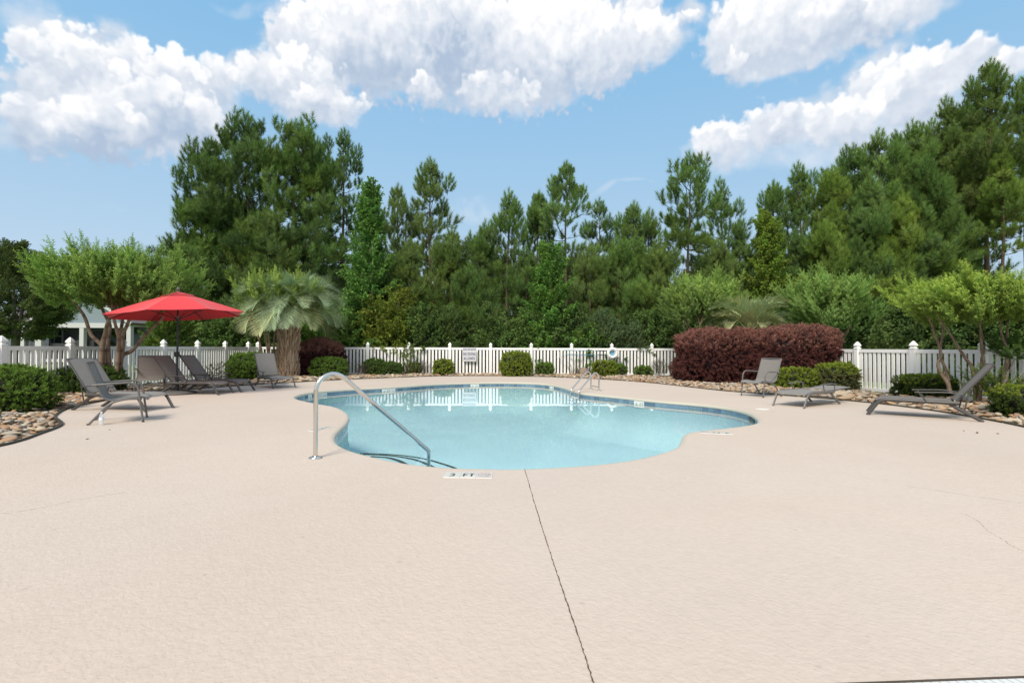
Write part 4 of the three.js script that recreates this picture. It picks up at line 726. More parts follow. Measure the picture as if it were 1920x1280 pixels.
{
  const LT = [0.120, 0.208, 0.066], OL = [0.124, 0.194, 0.064], DK = [0.096, 0.172, 0.058], YG = [0.148, 0.232, 0.057];
  // the big clump at left
  pine('tallest pine of the left clump, its top left of the clump middle', 462, 216, 28, 118, { base: 585, tint: DK, round: 0.5 });
  pine('pine in the middle of the left clump with a broad rounded head', 548, 230, 27, 112, { base: 600, tint: LT, round: 0.45 });
  pine('pine on the left shoulder of the left clump, directly above the umbrella', 392, 262, 28.5, 92, { base: 545, tint: DK, round: 0.55 });
  pine('slim open-topped pine at the right end of the left clump', 640, 244, 29, 62, { base: 540, open: 0.75, tint: DK });
  pine('pine with long low limbs reaching left behind the umbrella', 375, 370, 27.5, 100, { base: 590, tint: LT, open: 0.9 });
  pine('pine filling the left clump behind its middle', 590, 262, 32, 80, { base: 560, tint: DK, round: 0.5 });
  pine('shorter pine at the foot of the left clump behind the palm', 500, 400, 26, 85, { base: 620, tint: OL });
  // the lower middle stretch
  const mids = [
    ['open pine with a fan of upright shoots, left of the middle of the wood', 806, 302, 28, 70, 0.75, 520, OL], ['low pine leaning on the left foot of the open fan-topped pine', 742, 352, 29, 55, 0.85, 560, OL],
    ['short narrow pine with sky both sides, just left of the middle', 952, 362, 28, 46, 0.8, 540, LT], ['dense young pine just left of the tall middle pine', 1006, 366, 29, 50, 1, 560, LT],
    ['tall middle pine with a bare trunk and thin ragged right side', 1062, 310, 28, 56, 0.75, 500, LT], ['thin wispy pine right of the tall middle pine', 1122, 378, 31, 42, 0.6, 520, DK],
    ['young pine with two pointed tops left of the lone open pine', 1190, 384, 28, 48, 1, 600, LT], ['slender pine close against the left of the lone open pine', 1214, 398, 29.5, 38, 0.9, 600, OL],
    ['lone open pine with sky through its crown, right of the middle', 1292, 291, 28, 84, 0.62, 505, LT], ['smaller pine behind the right side of the lone open pine', 1352, 338, 31, 50, 0.6, 520, LT],
  ];
  for (const [l, x, y, D, h, op, b, t] of mids) pine(l, x, y, D, h * 1.2, { open: op, base: b, tint: t });
  for (const [x, y, D, h, t] of [[700, 470, 26.5, 62, DK], [770, 455, 26, 66, OL], [845, 432, 27, 60, OL], [905, 420, 28.5, 58, LT], [880, 500, 25.8, 60, DK], [985, 470, 27, 55, DK], [1105, 465, 26.4, 62, OL], [1160, 450, 27, 58, LT], [1240, 452, 26.4, 60, OL], [1345, 455, 27.5, 64, OL], [1200, 520, 25.6, 56, LT], [1390, 420, 29, 60, DK]])
    pine('bushy young pine low in the wood, ' + beside(x), x, y, D, h, { base: 648, tint: t, group: 'bushy young pines in the middle of the wood', open: 1.15 });
  // the rising mass at right
  pine('pointed pine starting the slope of the right-hand wood', 1500, 309, 28, 58, { base: 560, tint: LT });
  pine('small pine at the left foot of the right-hand wood', 1448, 346, 29, 46, { base: 560, tint: LT });
  pine('pine with a flat shoulder a third up the slope of the right wood', 1562, 318, 27, 66, { base: 600, tint: YG });
  pine('round-headed pine halfway up the slope of the right wood', 1648, 246, 27, 80, { base: 560, tint: LT });
  pine('pine just left of the halfway pine, its top a little lower', 1606, 276, 28.5, 62, { base: 580, tint: DK });
  pine('pine behind the halfway pine, its top just right of it', 1712, 232, 28, 74, { base: 540, tint: LT });
  pine('pine below the tallest one, on the upper slope of the right wood', 1785, 182, 28, 78, { base: 500, tint: OL });
  pine('tallest pine of all near the right edge, with a pointed crown', 1856, 116, 27, 92, { base: 420, tint: OL });
  pine('tall pine at the right edge, cut by the frame', 1930, 138, 28, 76, { base: 440, tint: LT });
  pine('bright green pine with a bare lower trunk in front at far right', 1880, 285, 25, 52, { base: 470, tint: YG });
  for (const [x, y, D, h, t, b] of [[1555, 420, 25.8, 66, YG, 640], [1620, 392, 25.4, 70, DK, 640], [1690, 368, 25.6, 74, YG, 600], [1750, 330, 26.4, 70, LT, 560], [1740, 440, 25, 62, DK, 640], [1500, 440, 27, 62, DK, 645], [1815, 420, 29, 56, DK, 560], [1665, 470, 24.6, 60, YG, 645], [1578, 296, 31, 74, LT, 600], [1684, 262, 31, 84, DK, 560], [1752, 226, 31, 84, LT, 520], [1826, 178, 31, 80, DK, 440], [1640, 335, 26.2, 74, LT, 620], [1722, 300, 26, 70, DK, 600]])
    pine((y < 250 ? 'very tall dense' : y < 298 ? 'tall dense' : y < 340 ? 'middling dense' : y < 400 ? 'lower dense' : 'short dense') + ' pine of the right wood, ' + beside(x), x, y, D, h, { base: b, tint: t, group: 'dense pines on the face of the right-hand wood', open: 1.1 });
}

// ---------------------------------------------------------------- broad-leaved trees and shrubs beyond the fence
function leafTree(name, label, category, foot, H, R, hb, tint, o = {}) {
  const { seed = Math.round(foot.x * 91 + H * 17 + 500), geo = SPRAY[Math.abs(seed) % 3], n = 150, shape = 'cone', bark = M.greyBark, group, spread = 1, s = 1, tr = 1 } = o, r = rng(seed), t = thing(name, label, category, foot, 0, group);
  const stems = o.stems ?? 1, tubes = [];
  for (let k = 0; k < stems; k++) { const a = k / stems * 6.283 + r(), q = stems > 1 ? 0.35 * R : 0.05; tubes.push(tube([...Array(8)].map((_, i) => { const f = i / 7; return V(Math.cos(a) * q * f + Math.sin(f * 5 + k) * 0.04, f * H * 0.92, Math.sin(a) * q * f); }), [...Array(8)].map((_, i) => lerp((0.03 + H * 0.013) * tr / Math.sqrt(stems), 0.012, i / 7)), 8, false)); }
  part('trunk', tubes, bark, t);
  const list = [];
  for (let i = 0; i < n; i++) {
    let f = r(), a = r() * 6.283, rad;
    const h = hb + (H - hb) * f, prof = shape === 'cone' ? Math.pow(1 - f, 0.7) * (0.75 + 0.25 * Math.sin(h * 5 + a)) : Math.sqrt(Math.max(0, 1 - (f * 1.9 - 0.85) ** 2)) * (0.8 + 0.2 * Math.sin(a * 3 + seed)); rad = R * Math.max(0.08, prof);
    const q = Math.sqrt(0.12 + 0.88 * r()), p = V(Math.cos(a) * rad * q, h, Math.sin(a) * rad * q), dir = V(Math.cos(a), lerp(-0.05, 1.1, f) + (r() - 0.5) * 0.5, Math.sin(a)), L = s * (0.75 + 0.5 * r()), b = 0.7 + 0.55 * r();
    p.addScaledVector(dir.clone().normalize(), -0.45 * L);
    list.push([place(p, dir, (r() - 0.5) * 1.2, L * spread), rgb(tint[0] * b * (1.05 + 0.25 * r()), tint[1] * b * 1.18, tint[2] * b * 1.1)]);
  }
  copies('foliage', geo, M.foliage, list, t);
  return t;
}
const at0 = (px, D, y = -0.084) => P(px, 660, D).setY(y), hAt = (px, py, D) => 1.2 + (648 + px * 0.0038 - py) / FOC * D;
{
  leafTree('sweetgum_tree', 'bright green pyramidal broad-leaved tree at the right foot of the left pine clump', 'tree', at0(692, 24.9), hAt(692, 362, 24.9), 1.75, 0.3, [0.15, 0.30, 0.075], { n: 330 });
  leafTree('sweetgum_tree', 'bright green broad-leaved tree in front of the middle pines', 'tree', at0(1030, 24.8), hAt(1030, 468, 24.8), 1.75, 0.2, [0.15, 0.29, 0.065], { n: 250 });
  leafTree('maple_tree', 'yellow-green broad-leaved tree standing behind the two crape myrtles at right', 'tree', at0(1440, 25.2), hAt(1440, 412, 25.2), 1.55, 0.2, [0.20, 0.29, 0.05], { n: 240 });
  const D0 = 22.5; leafTree('oak_tree', 'dark round evergreen oak at the left edge in front of the grey house', 'tree', P(22, 660, 19.5).setY(-0.09), hAt(20, 466, 19.5), 2.35, 1.5, [0.105, 0.155, 0.050], { n: 620, shape: 'round', stems: 3, geo: SPRAY_FINE[0], s: 1.0, tr: 2.2 });
  leafTree('young_tree', 'small light green tree behind the fence between house and umbrella pole', 'tree', at0(312, 19.2, -0.09), hAt(300, 585, 19.2), 0.85, 0.4, [0.12, 0.19, 0.035], { n: 110, shape: 'round', geo: SPRAY_FINE[1] });
  // shrubs in a row under the trees
  const shrubs = [[330, 618, 24, 46, 0], [380, 590, 25.5, 50, 2], [425, 610, 24.4, 44, 0], [470, 600, 25.8, 52, 3], [600, 588, 24.2, 46, 1], [645, 598, 23.9, 40, 1], [712, 570, 24, 34, 4], [745, 552, 24.3, 34, 4], [735, 600, 23.7, 40, 4], [790, 592, 24.0, 46, 0], [842, 580, 24.4, 52, 3], [905, 574, 24.6, 50, 3], [935, 612, 23.9, 42, 0], [990, 600, 24.2, 40, 0], [1000, 632, 23.8, 34, 1], [1070, 590, 24.3, 46, 2], [1100, 630, 23.9, 36, 1], [1130, 585, 24.1, 46, 5], [1150, 608, 23.8, 34, 5], [1190, 612, 23.9, 34, 5], [1215, 600, 24.3, 42, 0], [1255, 588, 24.3, 44, 0], [1300, 570, 24.9, 50, 2], [1380, 575, 24.6, 46, 0], [1470, 560, 24.8, 52, 2], [1520, 560, 25, 50, 0], [1600, 572, 24, 50, 2], [1650, 590, 23.4, 44, 0], [1700, 596, 22.8, 46, 2], [1760, 585, 22.2, 50, 0], [1820, 590, 21.4, 50, 2], [1880, 596, 20.6, 50, 0], [1945, 590, 20, 50, 2]];
  const kinds = [['dark green', [0.127, 0.208, 0.062]], ['fresh green', [0.150, 0.264, 0.058]], ['deep green', [0.097, 0.165, 0.054]], ['mid green feathery', [0.120, 0.198, 0.060]], ['yellow-green', [0.198, 0.252, 0.041]], ['blue-green', [0.150, 0.228, 0.114]]];
  shrubs.forEach(([px, py, D, half, k]) => leafTree('woodland_shrub', kinds[k][0] + ' wild shrub ' + (py < 585 ? 'tall ' : '') + beside(px), 'shrub', at0(px, D), hAt(px, py, D), half / FOC * D, 0.05, kinds[k][1], { n: 120, shape: 'round', geo: k === 3 || k === 5 ? SPRAY_FINE[0] : SPRAY[k % 3], group: kinds[k][0] + ' wild shrubs along the edge of the wood', stems: 2, s: 0.95, seed: px * 3 + py }));
  const r = rng(91), list = [], far = [];
  for (let i = 0; i < 900; i++) { const x = lerp(-13, 16, r()), z = -24.0 - r() * 4.5 + Math.max(0, x - 10) * 0.9, y = r() * r() * 1.9, b = 0.6 + 0.6 * r(); list.push([place(V(x, y, z), V(r() - 0.5, 0.3 + r() * 0.8, 0.3 + r() * 0.5), r() * 3, 0.8 + 0.5 * r()), rgb(0.145 * b, 0.22 * b, 0.066 * b)]); }
  const u = copies('undergrowth', SPRAY[0], M.foliage, list, scene); tag(u, 'dark leafy undergrowth filling the foot of the wood behind the fence', 'undergrowth');
  for (let i = 0; i < 950; i++) { const x = lerp(-30, 62, r()), z = -40 - r() * 12, px = 960 + x / -z * FOC, lim = px < 330 ? 1.0 : px < 640 ? 3.4 : px < 1480 ? 7.2 : px < 1800 ? 6.6 : 4.2, y = r() * lim, b = 0.65 + 0.5 * r(), a = r() * 6.283; far.push([place(V(x, y, z), V(Math.cos(a), 0.3 + 0.6 * r(), Math.abs(Math.sin(a))), r(), 0.9 + 0.4 * r()), rgb(0.095 * b, 0.14 * b, 0.055 * b)]); }
  const w = copies('distant_wood', BOUGH_BIG[0], M.needle, far, scene); tag(w, 'dark mass of distant trees closing the gaps low behind the pines', 'wood');
}

// ---------------------------------------------------------------- crape myrtles
function myrtle(label, foot, stems, crown, tint, n, o = {}) {     // crown: centre, half width, half height, half depth; stems: list of point lists from the foot
  const r = rng(o.seed ?? 3), t = thing('crape_myrtle', label, 'crape myrtle', foot), ends = [];
  const th = o.thick ?? 0.05;
  stems.forEach((pts, i) => {
    const line = curve(pts.map((p) => V(...p)), 16).map((p, k) => p.add(V(Math.sin(k * 0.9 + i) * 0.012, 0, Math.cos(k * 0.8 + i * 2) * 0.012)));
    part('trunk', tube(line, line.map((_, k) => lerp(th * (0.85 + 0.3 * r()), th * 0.42, k / 16)), 9, false), M.myrtleBark, t);
    const e = line[16], d = e.clone().sub(line[12]).normalize(); ends.push([e, d, th * 0.42]);
  });
  const [c, hw, hh, hd] = crown, C = V(...c), limbs = [];
  ends.forEach(([e, d, rad], i) => { for (let k = 0; k < 3; k++) { const a = r() * 6.283, tgt = V(lerp(e.x, C.x + Math.cos(a) * hw * 0.75, 0.55), lerp(e.y, C.y + hh * (0.1 + 0.6 * r()), 0.7), lerp(e.z, C.z + Math.sin(a) * hd * 0.75, 0.55)); limbs.push(tube(curve([e.clone().addScaledVector(d, -0.03), e.clone().addScaledVector(d, 0.16), tgt], 8), [...Array(9)].map((_, j) => lerp(rad * 0.85, 0.008, j / 8)), 6, false)); } });
  part('limb', limbs, M.myrtleBark, t);
  const lists = [[], []], F = V(C.x, C.y - hh * 1.35 - 0.45, C.z), len = 0.9 * (o.s ?? 1);
  for (let i = 0; i < n; i++) {                                 // plumes that fan out from low in the crown
    const spike = i < (o.spikes ?? 0), a = r() * 6.283, cz = spike ? 0.35 + 0.65 * r() : Math.pow(r(), 0.8) * 1.42 - 0.42, q = Math.sqrt(Math.max(0.02, 1 - cz * cz)), shell = spike ? 1.04 + 0.10 * r() : Math.pow(r(), 0.5), lump = 0.84 + 0.16 * Math.sin(a * 5 + (o.seed ?? 3)) * Math.cos(cz * 4 + a) + 0.06 * r();
    const dirN = V(Math.cos(a) * q, cz, Math.sin(a) * q), p = V(C.x + dirN.x * hw * shell * lump, C.y + dirN.y * hh * shell * lump, C.z + dirN.z * hd * shell * lump), grow = p.clone().sub(F).multiply(V(1, 1.15, 1)).normalize().add(rv(r).multiplyScalar(0.16));
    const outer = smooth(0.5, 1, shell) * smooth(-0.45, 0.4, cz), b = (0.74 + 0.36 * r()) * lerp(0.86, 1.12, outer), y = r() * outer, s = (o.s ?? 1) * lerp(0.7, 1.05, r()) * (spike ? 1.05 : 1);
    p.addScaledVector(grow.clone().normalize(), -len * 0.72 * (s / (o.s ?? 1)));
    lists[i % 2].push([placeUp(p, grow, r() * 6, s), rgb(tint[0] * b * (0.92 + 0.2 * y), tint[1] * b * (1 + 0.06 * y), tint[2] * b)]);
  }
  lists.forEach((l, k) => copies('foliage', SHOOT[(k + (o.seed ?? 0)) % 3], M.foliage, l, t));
  return t;
}
{
  const f = P(212, 690, 13.3).setY(-0.04), X = (px, D = 13.3) => (px - 212) / FOC * D, Y = (py) => 1.2 + (649 - py) / FOC * 13.3 + 0.04;
  myrtle('large multi-stemmed crape myrtle behind the left loungers, left of the red umbrella', f, [
    [[X(197), 0, 0.1], [X(196), Y(650), 0.1], [X(178), Y(628), 0.15], [X(160), Y(590), 0.1], [X(135), Y(552), 0.2]], [[X(200), 0, -0.05], [X(202), Y(640), 0], [X(192), Y(610), -0.2], [X(172), Y(575), -0.3], [X(165), Y(550), -0.35]],
    [[X(199), 0, 0.15], [X(204), Y(634), 0.2], [X(222), Y(605), 0.35], [X(245), Y(560), 0.4]], [[X(214), 0, -0.15], [X(210), Y(650), -0.25], [X(200), Y(600), -0.5], [X(190), Y(555), -0.6]],
    [[X(222), 0, 0.0], [X(228), Y(640), 0], [X(233), Y(625), 0.05], [X(246), Y(595), 0.1], [X(258), Y(555), 0.2]], [[X(219), 0, -0.1], [X(222), Y(668), -0.1], [X(238), Y(658), -0.15], [X(256), Y(632), -0.2], [X(285), Y(598), -0.3], [X(310), Y(560), -0.4]],
    [[X(220), 0, 0.1], [X(226), Y(660), 0.1], [X(233), Y(640), 0.2], [X(240), Y(600), 0.5], [X(250), Y(560), 0.8]],
  ], [[X(222), Y(534), 0], 2.3, 1.15, 1.9], [0.25, 0.395, 0.095], 900, { seed: 5, thick: 0.062, spikes: 46, s: 0.86 });
}
{
  const f = P(510, 690, 20.0).setY(-0.04), X = (px) => (px - 510) / FOC * 20, Y = (py) => 1.2 + (650 - py) / FOC * 20 + 0.04, st = [];
  for (const [x, t] of [[488, 0.2], [498, -0.2], [505, 0.3], [514, 0], [520, -0.3], [528, 0.2]]) st.push([[X(508 + (x - 508) * 0.35), 0, t * 0.3], [X(508 + (x - 508) * 0.9), Y(640), t], [X(508 + (x - 508) * 1.9), Y(585), t * 2]]);
  myrtle('light green crape myrtle behind the thick palm, its top showing above the palm', f, st, [[X(520), Y(560), -0.2], 2.0, 1.25, 1.6], [0.34, 0.45, 0.12], 420, { seed: 9, thick: 0.05, s: 1.0, spikes: 30 });
}
{
  const stemsFor = (k) => [...Array(6)].map((_, i) => { const a = i / 6 * 6.283 + k; return [[Math.cos(a) * 0.12, 0, Math.sin(a) * 0.12], [Math.cos(a) * 0.3, 0.9, Math.sin(a) * 0.3], [Math.cos(a) * 0.8, 2.0, Math.sin(a) * 0.7]]; });
  let D = 20.6; myrtle('round crape myrtle rising behind the left half of the purple hedge', P(1322, 690, D).setY(-0.05), stemsFor(0), [[0, hAt(1322, 566, D), 0], 1.92, 1.32, 1.6], [0.33, 0.47, 0.14], 480, { seed: 13, thick: 0.05, s: 1.0, spikes: 40 });
  D = 19.6; myrtle('round crape myrtle rising behind the right end of the purple hedge', P(1552, 690, D).setY(-0.05), stemsFor(1), [[0, hAt(1552, 574, D), 0], 2.0, 1.5, 1.6], [0.31, 0.46, 0.145], 520, { seed: 17, thick: 0.05, s: 1.0, spikes: 40 });
}
{
  const D = 11.2, f = P(1845, 755, D).setY(-0.04), X = (px) => (px - 1845) / FOC * D, Y = (py) => 1.2 + (655 - py) / FOC * D + 0.04;
  myrtle('leaning multi-stemmed yellow-green crape myrtle behind the far right lounger', f, [
    [[X(1797), Y(738), -0.2], [X(1790), Y(715), -0.2], [X(1778), Y(684), -0.25], [X(1783), Y(660), -0.25], [X(1770), Y(625), -0.2], [X(1750), Y(600), -0.1]], [[X(1810), Y(735), -0.4], [X(1806), Y(700), -0.4], [X(1795), Y(675), -0.4], [X(1796), Y(640), -0.4], [X(1798), Y(605), -0.4]],
    [[X(1838), Y(750), -0.1], [X(1832), Y(690), -0.1], [X(1822), Y(675), -0.1], [X(1790), Y(638), 0.0], [X(1762), Y(605), 0.1]], [[X(1836), Y(752), 0], [X(1846), Y(690), 0], [X(1838), Y(650), 0.05], [X(1832), Y(610), 0.1]],
    [[X(1850), Y(750), -0.2], [X(1856), Y(690), -0.2], [X(1862), Y(655), -0.2], [X(1856), Y(610), -0.2]], [[X(1864), Y(758), 0.1], [X(1872), Y(715), 0.1], [X(1882), Y(675), 0.1], [X(1870), Y(635), 0.15], [X(1862), Y(610), 0.2]],
    [[X(1868), Y(760), -0.1], [X(1880), Y(730), -0.1], [X(1895), Y(695), -0.1], [X(1900), Y(650), -0.1], [X(1898), Y(606), -0.1]], [[X(1868), Y(760), 0.2], [X(1890), Y(735), 0.2], [X(1903), Y(700), 0.3], [X(1915), Y(650), 0.3], [X(1930), Y(610), 0.3]],
  ], [[X(1838), Y(566), 0.1], 1.98, 0.66, 1.5], [0.345, 0.48, 0.095], 700, { seed: 21, thick: 0.042, s: 0.74, spikes: 22 });
  const w = thing('sucker_shoots', 'fresh green sucker shoots round the stems of the right crape myrtle', 'shoots', P(1872, 755, 10.9).setY(0)), r = rng(4), l = [];
  for (let i = 0; i < 34; i++) { const a = r() * 6.283, q = r() * 0.5; l.push([placeUp(V(Math.cos(a) * q, r() * 0.5, Math.sin(a) * q * 0.7), V(Math.cos(a) * 0.6, 0.8, Math.sin(a) * 0.6), r() * 6, 0.4 + 0.3 * r()), rgb(0.13, 0.20, 0.04)]); }
  for (let i = 0; i < 22; i++) { const a = r() * 6.283, q = r() * 0.28; l.push([placeUp(V(0.36 + Math.cos(a) * q, 0.95 + r() * 0.4, Math.sin(a) * q), V(Math.cos(a), 0.5, Math.sin(a)), r() * 6, 0.4 + 0.2 * r()), rgb(0.09, 0.17, 0.035)]); }
  copies('leafy_shoot', SHOOT[0], M.foliage, l, w);
  part('stem', tube([V(0, 0, 0), V(0.15, 0.5, 0), V(0.36, 1.0, 0)], 0.008, 6), M.myrtleBark, w);
}

// ---------------------------------------------------------------- palms
function frondGeo(L, seed, stiff = 1, N = 40, w = 0.0088) {                           // an arching feather frond along +x, strongly recurved
  const r = rng(seed), g = new Leaves(), mid = (t) => V(L * (Math.sin(t * 1.75 * stiff) / 1.75 / stiff), L * ((Math.cos(t * 1.75 * stiff) - 1) / 1.75 / stiff) * 1.0 + 0.0, 0), tan = (t) => V(Math.cos(t * 1.75 * stiff), -Math.sin(t * 1.75 * stiff), 0);
  g.stem([...Array(9)].map((_, i) => mid(i / 8)), 0.022, 0.005, [1.05, 1.0, 0.7]);
  for (let i = 0; i < N; i++) for (const s of [1, -1]) {
    const t = 0.16 + 0.84 * (i + 0.5 * r()) / N, T = tan(t), n = V(-T.y, T.x, 0), d = T.clone().multiplyScalar(0.95).addScaledVector(n, 0.42).add(V(0, 0, s * 0.72)).normalize(), ll = L * 0.44 * Math.sin(Math.PI * clamp(0.18 + t * 0.78)) * (0.85 + 0.3 * r()), p = mid(t), e1 = p.clone().addScaledVector(d, ll * 0.55), e2 = e1.clone().addScaledVector(d.clone().add(V(0, -0.32, 0)).normalize(), ll * 0.5), sd = d.clone().cross(n).normalize().multiplyScalar(w), k = 0.78 + 0.4 * r(), c = [k, k, k * 0.95];
    g.tri(p.clone().sub(sd), p.clone().add(sd), e1.clone().sub(sd), c); g.tri(e1.clone().sub(sd), p.clone().add(sd), e1.clone().add(sd), c); g.tri(e1.clone().sub(sd), e1.clone().add(sd), e2, c, mul(c, 1.15));
  }
  return g.geometry();
}
const FROND = [1, 2, 3].map((k) => frondGeo(1.9, 600 + k, [1.15, 1.3, 1.0][k - 1])), FROND_WIDE = [1, 2, 3].map((k) => frondGeo(1.9, 650 + k, [0.9, 1.0, 0.8][k - 1], 26, 0.019));
const frondMat = [[0.37, 0.49, 0.31], [0.42, 0.52, 0.31], [0.33, 0.45, 0.30], [0.48, 0.52, 0.28], [0.55, 0.49, 0.32]].map((c) => std(rgb(...c), 0.6, { vertexColors: true, transmission: 0.22, thickness: 0, specularIntensity: 0.4 }));
function palm(label, foot, trunkH, r0, nF, size, seed, lowest, shapes = FROND, bright = 0) {
  const r = rng(seed), t = thing('pindo_palm', label, 'palm tree', foot);
  part('trunk', tube([V(0, 0, 0), V(0.01, trunkH * 0.5, 0), V(0, trunkH, 0)], [r0 * 0.93, r0 * 0.86, r0 * 0.7], 20), M.palmBark, t);
  const boot = (() => { const g = new THREE.CylinderGeometry(0.03, 0.085, 0.30, 6, 2); const p = g.attributes.position; for (let i = 0; i < p.count; i++) { p.setZ(i, p.getZ(i) * 0.55); const y = p.getY(i) / 0.3 + 0.5; p.setX(i, p.getX(i) * (1.0 - 0.25 * y)); } g.translate(0, 0.15, 0); const f = g.toNonIndexed(); f.computeVertexNormals(); return f; })();
  const rows = Math.floor(trunkH / 0.135);
  for (let k = 0; k < rows; k++) { const n = 13; for (let j = 0; j < n; j++) { const a = (j + (k % 2) * 0.5) / n * 6.283 + (r() - 0.5) * 0.1, f = k / rows, rad = r0 * lerp(0.96, 0.74, f), y = k * 0.135 + (r() - 0.5) * 0.03, open = lerp(0.26, 0.62, f * f) + (r() - 0.5) * 0.12; if (Math.sin(a) < -0.45) continue; const m = part('leaf_base', boot, M.palmBoots[Math.floor(r() * 4)], t); m.position.set(Math.cos(a) * rad, y, Math.sin(a) * rad); m.rotation.order = 'YXZ'; m.rotation.y = Math.PI / 2 - a; m.rotation.x = open; m.scale.set(r0 / 0.42, 0.85 + 0.3 * r() + f * 0.5, 1.7 * r0 / 0.42); } }
  for (let k = 0; k < nF; k++) {
    const f = (k + 0.5) / nF, a = k * 2.39996 + (r() - 0.5) * 0.3, el = lerp(1.42, lowest, Math.pow(f, 1.0)) + (r() - 0.5) * 0.15, old = f > 0.88;
    const m = part('frond', shapes[k % 3], frondMat[bright ? 1 + Math.floor(r() * 2) * 2 : old ? (r() < 0.5 ? 3 : 4) : Math.floor(r() * 3)], t), s = size * (0.85 + 0.3 * r()), rad = r0 * 0.25;
    m.position.set(Math.cos(a) * rad, trunkH - 0.05 + 0.25 * (1 - f), Math.sin(a) * rad); m.rotation.order = 'YZX'; m.rotation.y = -a; m.rotation.z = el; m.rotation.x = (r() - 0.5) * 0.5; m.scale.setScalar(s);
  }
  return t;
}
palm('thick-trunked pindo palm with arching grey-green fronds behind the light grey lounger', P(541, 690, 20.3).setY(-0.05), 2.62, 0.37, 54, 1.14, 31, 0.42);
palm('low pindo palm whose pale fronds show above the middle of the purple hedge', P(1406, 690, 18.9).setY(-0.05), 1.95, 0.30, 26, 0.8, 37, 0.75, FROND_WIDE, 1);

// ---------------------------------------------------------------- clipped shrubs in the stone bed
function shrub(name, label, px0, px1, pyTop, pyBase, tint, o = {}) { // pixel box of the shrub; it stands on the bed at pyBase
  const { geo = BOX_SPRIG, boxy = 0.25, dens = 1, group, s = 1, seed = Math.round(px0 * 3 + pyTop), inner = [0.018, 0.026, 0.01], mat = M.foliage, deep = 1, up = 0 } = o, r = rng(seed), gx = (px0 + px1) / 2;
  const front = G(gx, pyBase, -0.03), D1 = -front.z, rx = (px1 - px0) / 2 / FOC * D1 * (1 + 0.03), D = o.D ?? Math.min(D1 + rx * 0.75 * deep, 22.3 - rx * deep), RX = (px1 - px0) / 2 / FOC * D * 0.96, H = 1.2 + (648 + gx * 0.0038 - pyTop) / FOC * D + 0.03, foot = P(gx, 690, D).setY(-0.03);
  const t = thing(name, label, 'shrub', foot, 0, group), RY = H / 2, RZ = RX * deep, cy = RY * 0.98;
  const e = 2 + boxy * 5, lump = (d) => 1 + 0.07 * Math.sin(d.x * 7 + seed) * Math.sin(d.y * 6 + seed * 2) + 0.05 * Math.sin(d.z * 9 + d.x * 5 + seed) + 0.04 * Math.sin(d.x * 17 + d.z * 13 + d.y * 11), hull = (d) => lump(d) / Math.pow(Math.abs(d.x) ** e + Math.abs(d.y) ** e + Math.abs(d.z) ** e, 1 / e);
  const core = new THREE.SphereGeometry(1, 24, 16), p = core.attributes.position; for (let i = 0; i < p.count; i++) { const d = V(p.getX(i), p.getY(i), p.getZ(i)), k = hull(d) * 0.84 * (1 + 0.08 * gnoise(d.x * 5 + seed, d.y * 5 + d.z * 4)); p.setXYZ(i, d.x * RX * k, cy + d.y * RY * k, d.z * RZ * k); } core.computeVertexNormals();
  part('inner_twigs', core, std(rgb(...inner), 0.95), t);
  const area = 4 * Math.PI * Math.pow((Math.pow(RX * RY, 1.6) + Math.pow(RX * RZ, 1.6) + Math.pow(RY * RZ, 1.6)) / 3, 1 / 1.6), n = Math.min(5200, Math.round(area * 340 * dens / (s * s))), lists = [[], []];
  for (let i = 0; i < n; i++) {
    const d = rv(r); if (d.lengthSq() > 1 || d.lengthSq() < 0.05) { i--; continue; } d.normalize(); if (d.z < -0.55 && r() < 0.7) continue;
    const k = hull(d) * (0.86 + 0.10 * r()), q = V(d.x * RX * k, cy + d.y * RY * k, d.z * RZ * k), dir = V(d.x / RX, d.y / RY + 0.25 / RY, d.z / RZ).normalize().add(rv(r).multiplyScalar(0.45)).add(V(0, up * Math.max(0, d.y + 0.2), 0)), top = smooth(-0.3, 0.8, d.y), b = 0.68 + 0.5 * r();
    if (q.y < 0) continue;
    const tt = o.tipTint && top > 0.5 && r() < top ? o.tipTint : tint; lists[i % 2].push([placeUp(q, dir, r() * 6, s * (0.8 + 0.4 * r())), rgb(tt[0] * b * (1 + 0.2 * r()), tt[1] * b, tt[2] * b)]);
  }
  lists.forEach((l, k) => copies('foliage', geo[k % geo.length], mat, l, t));
  return t;
}
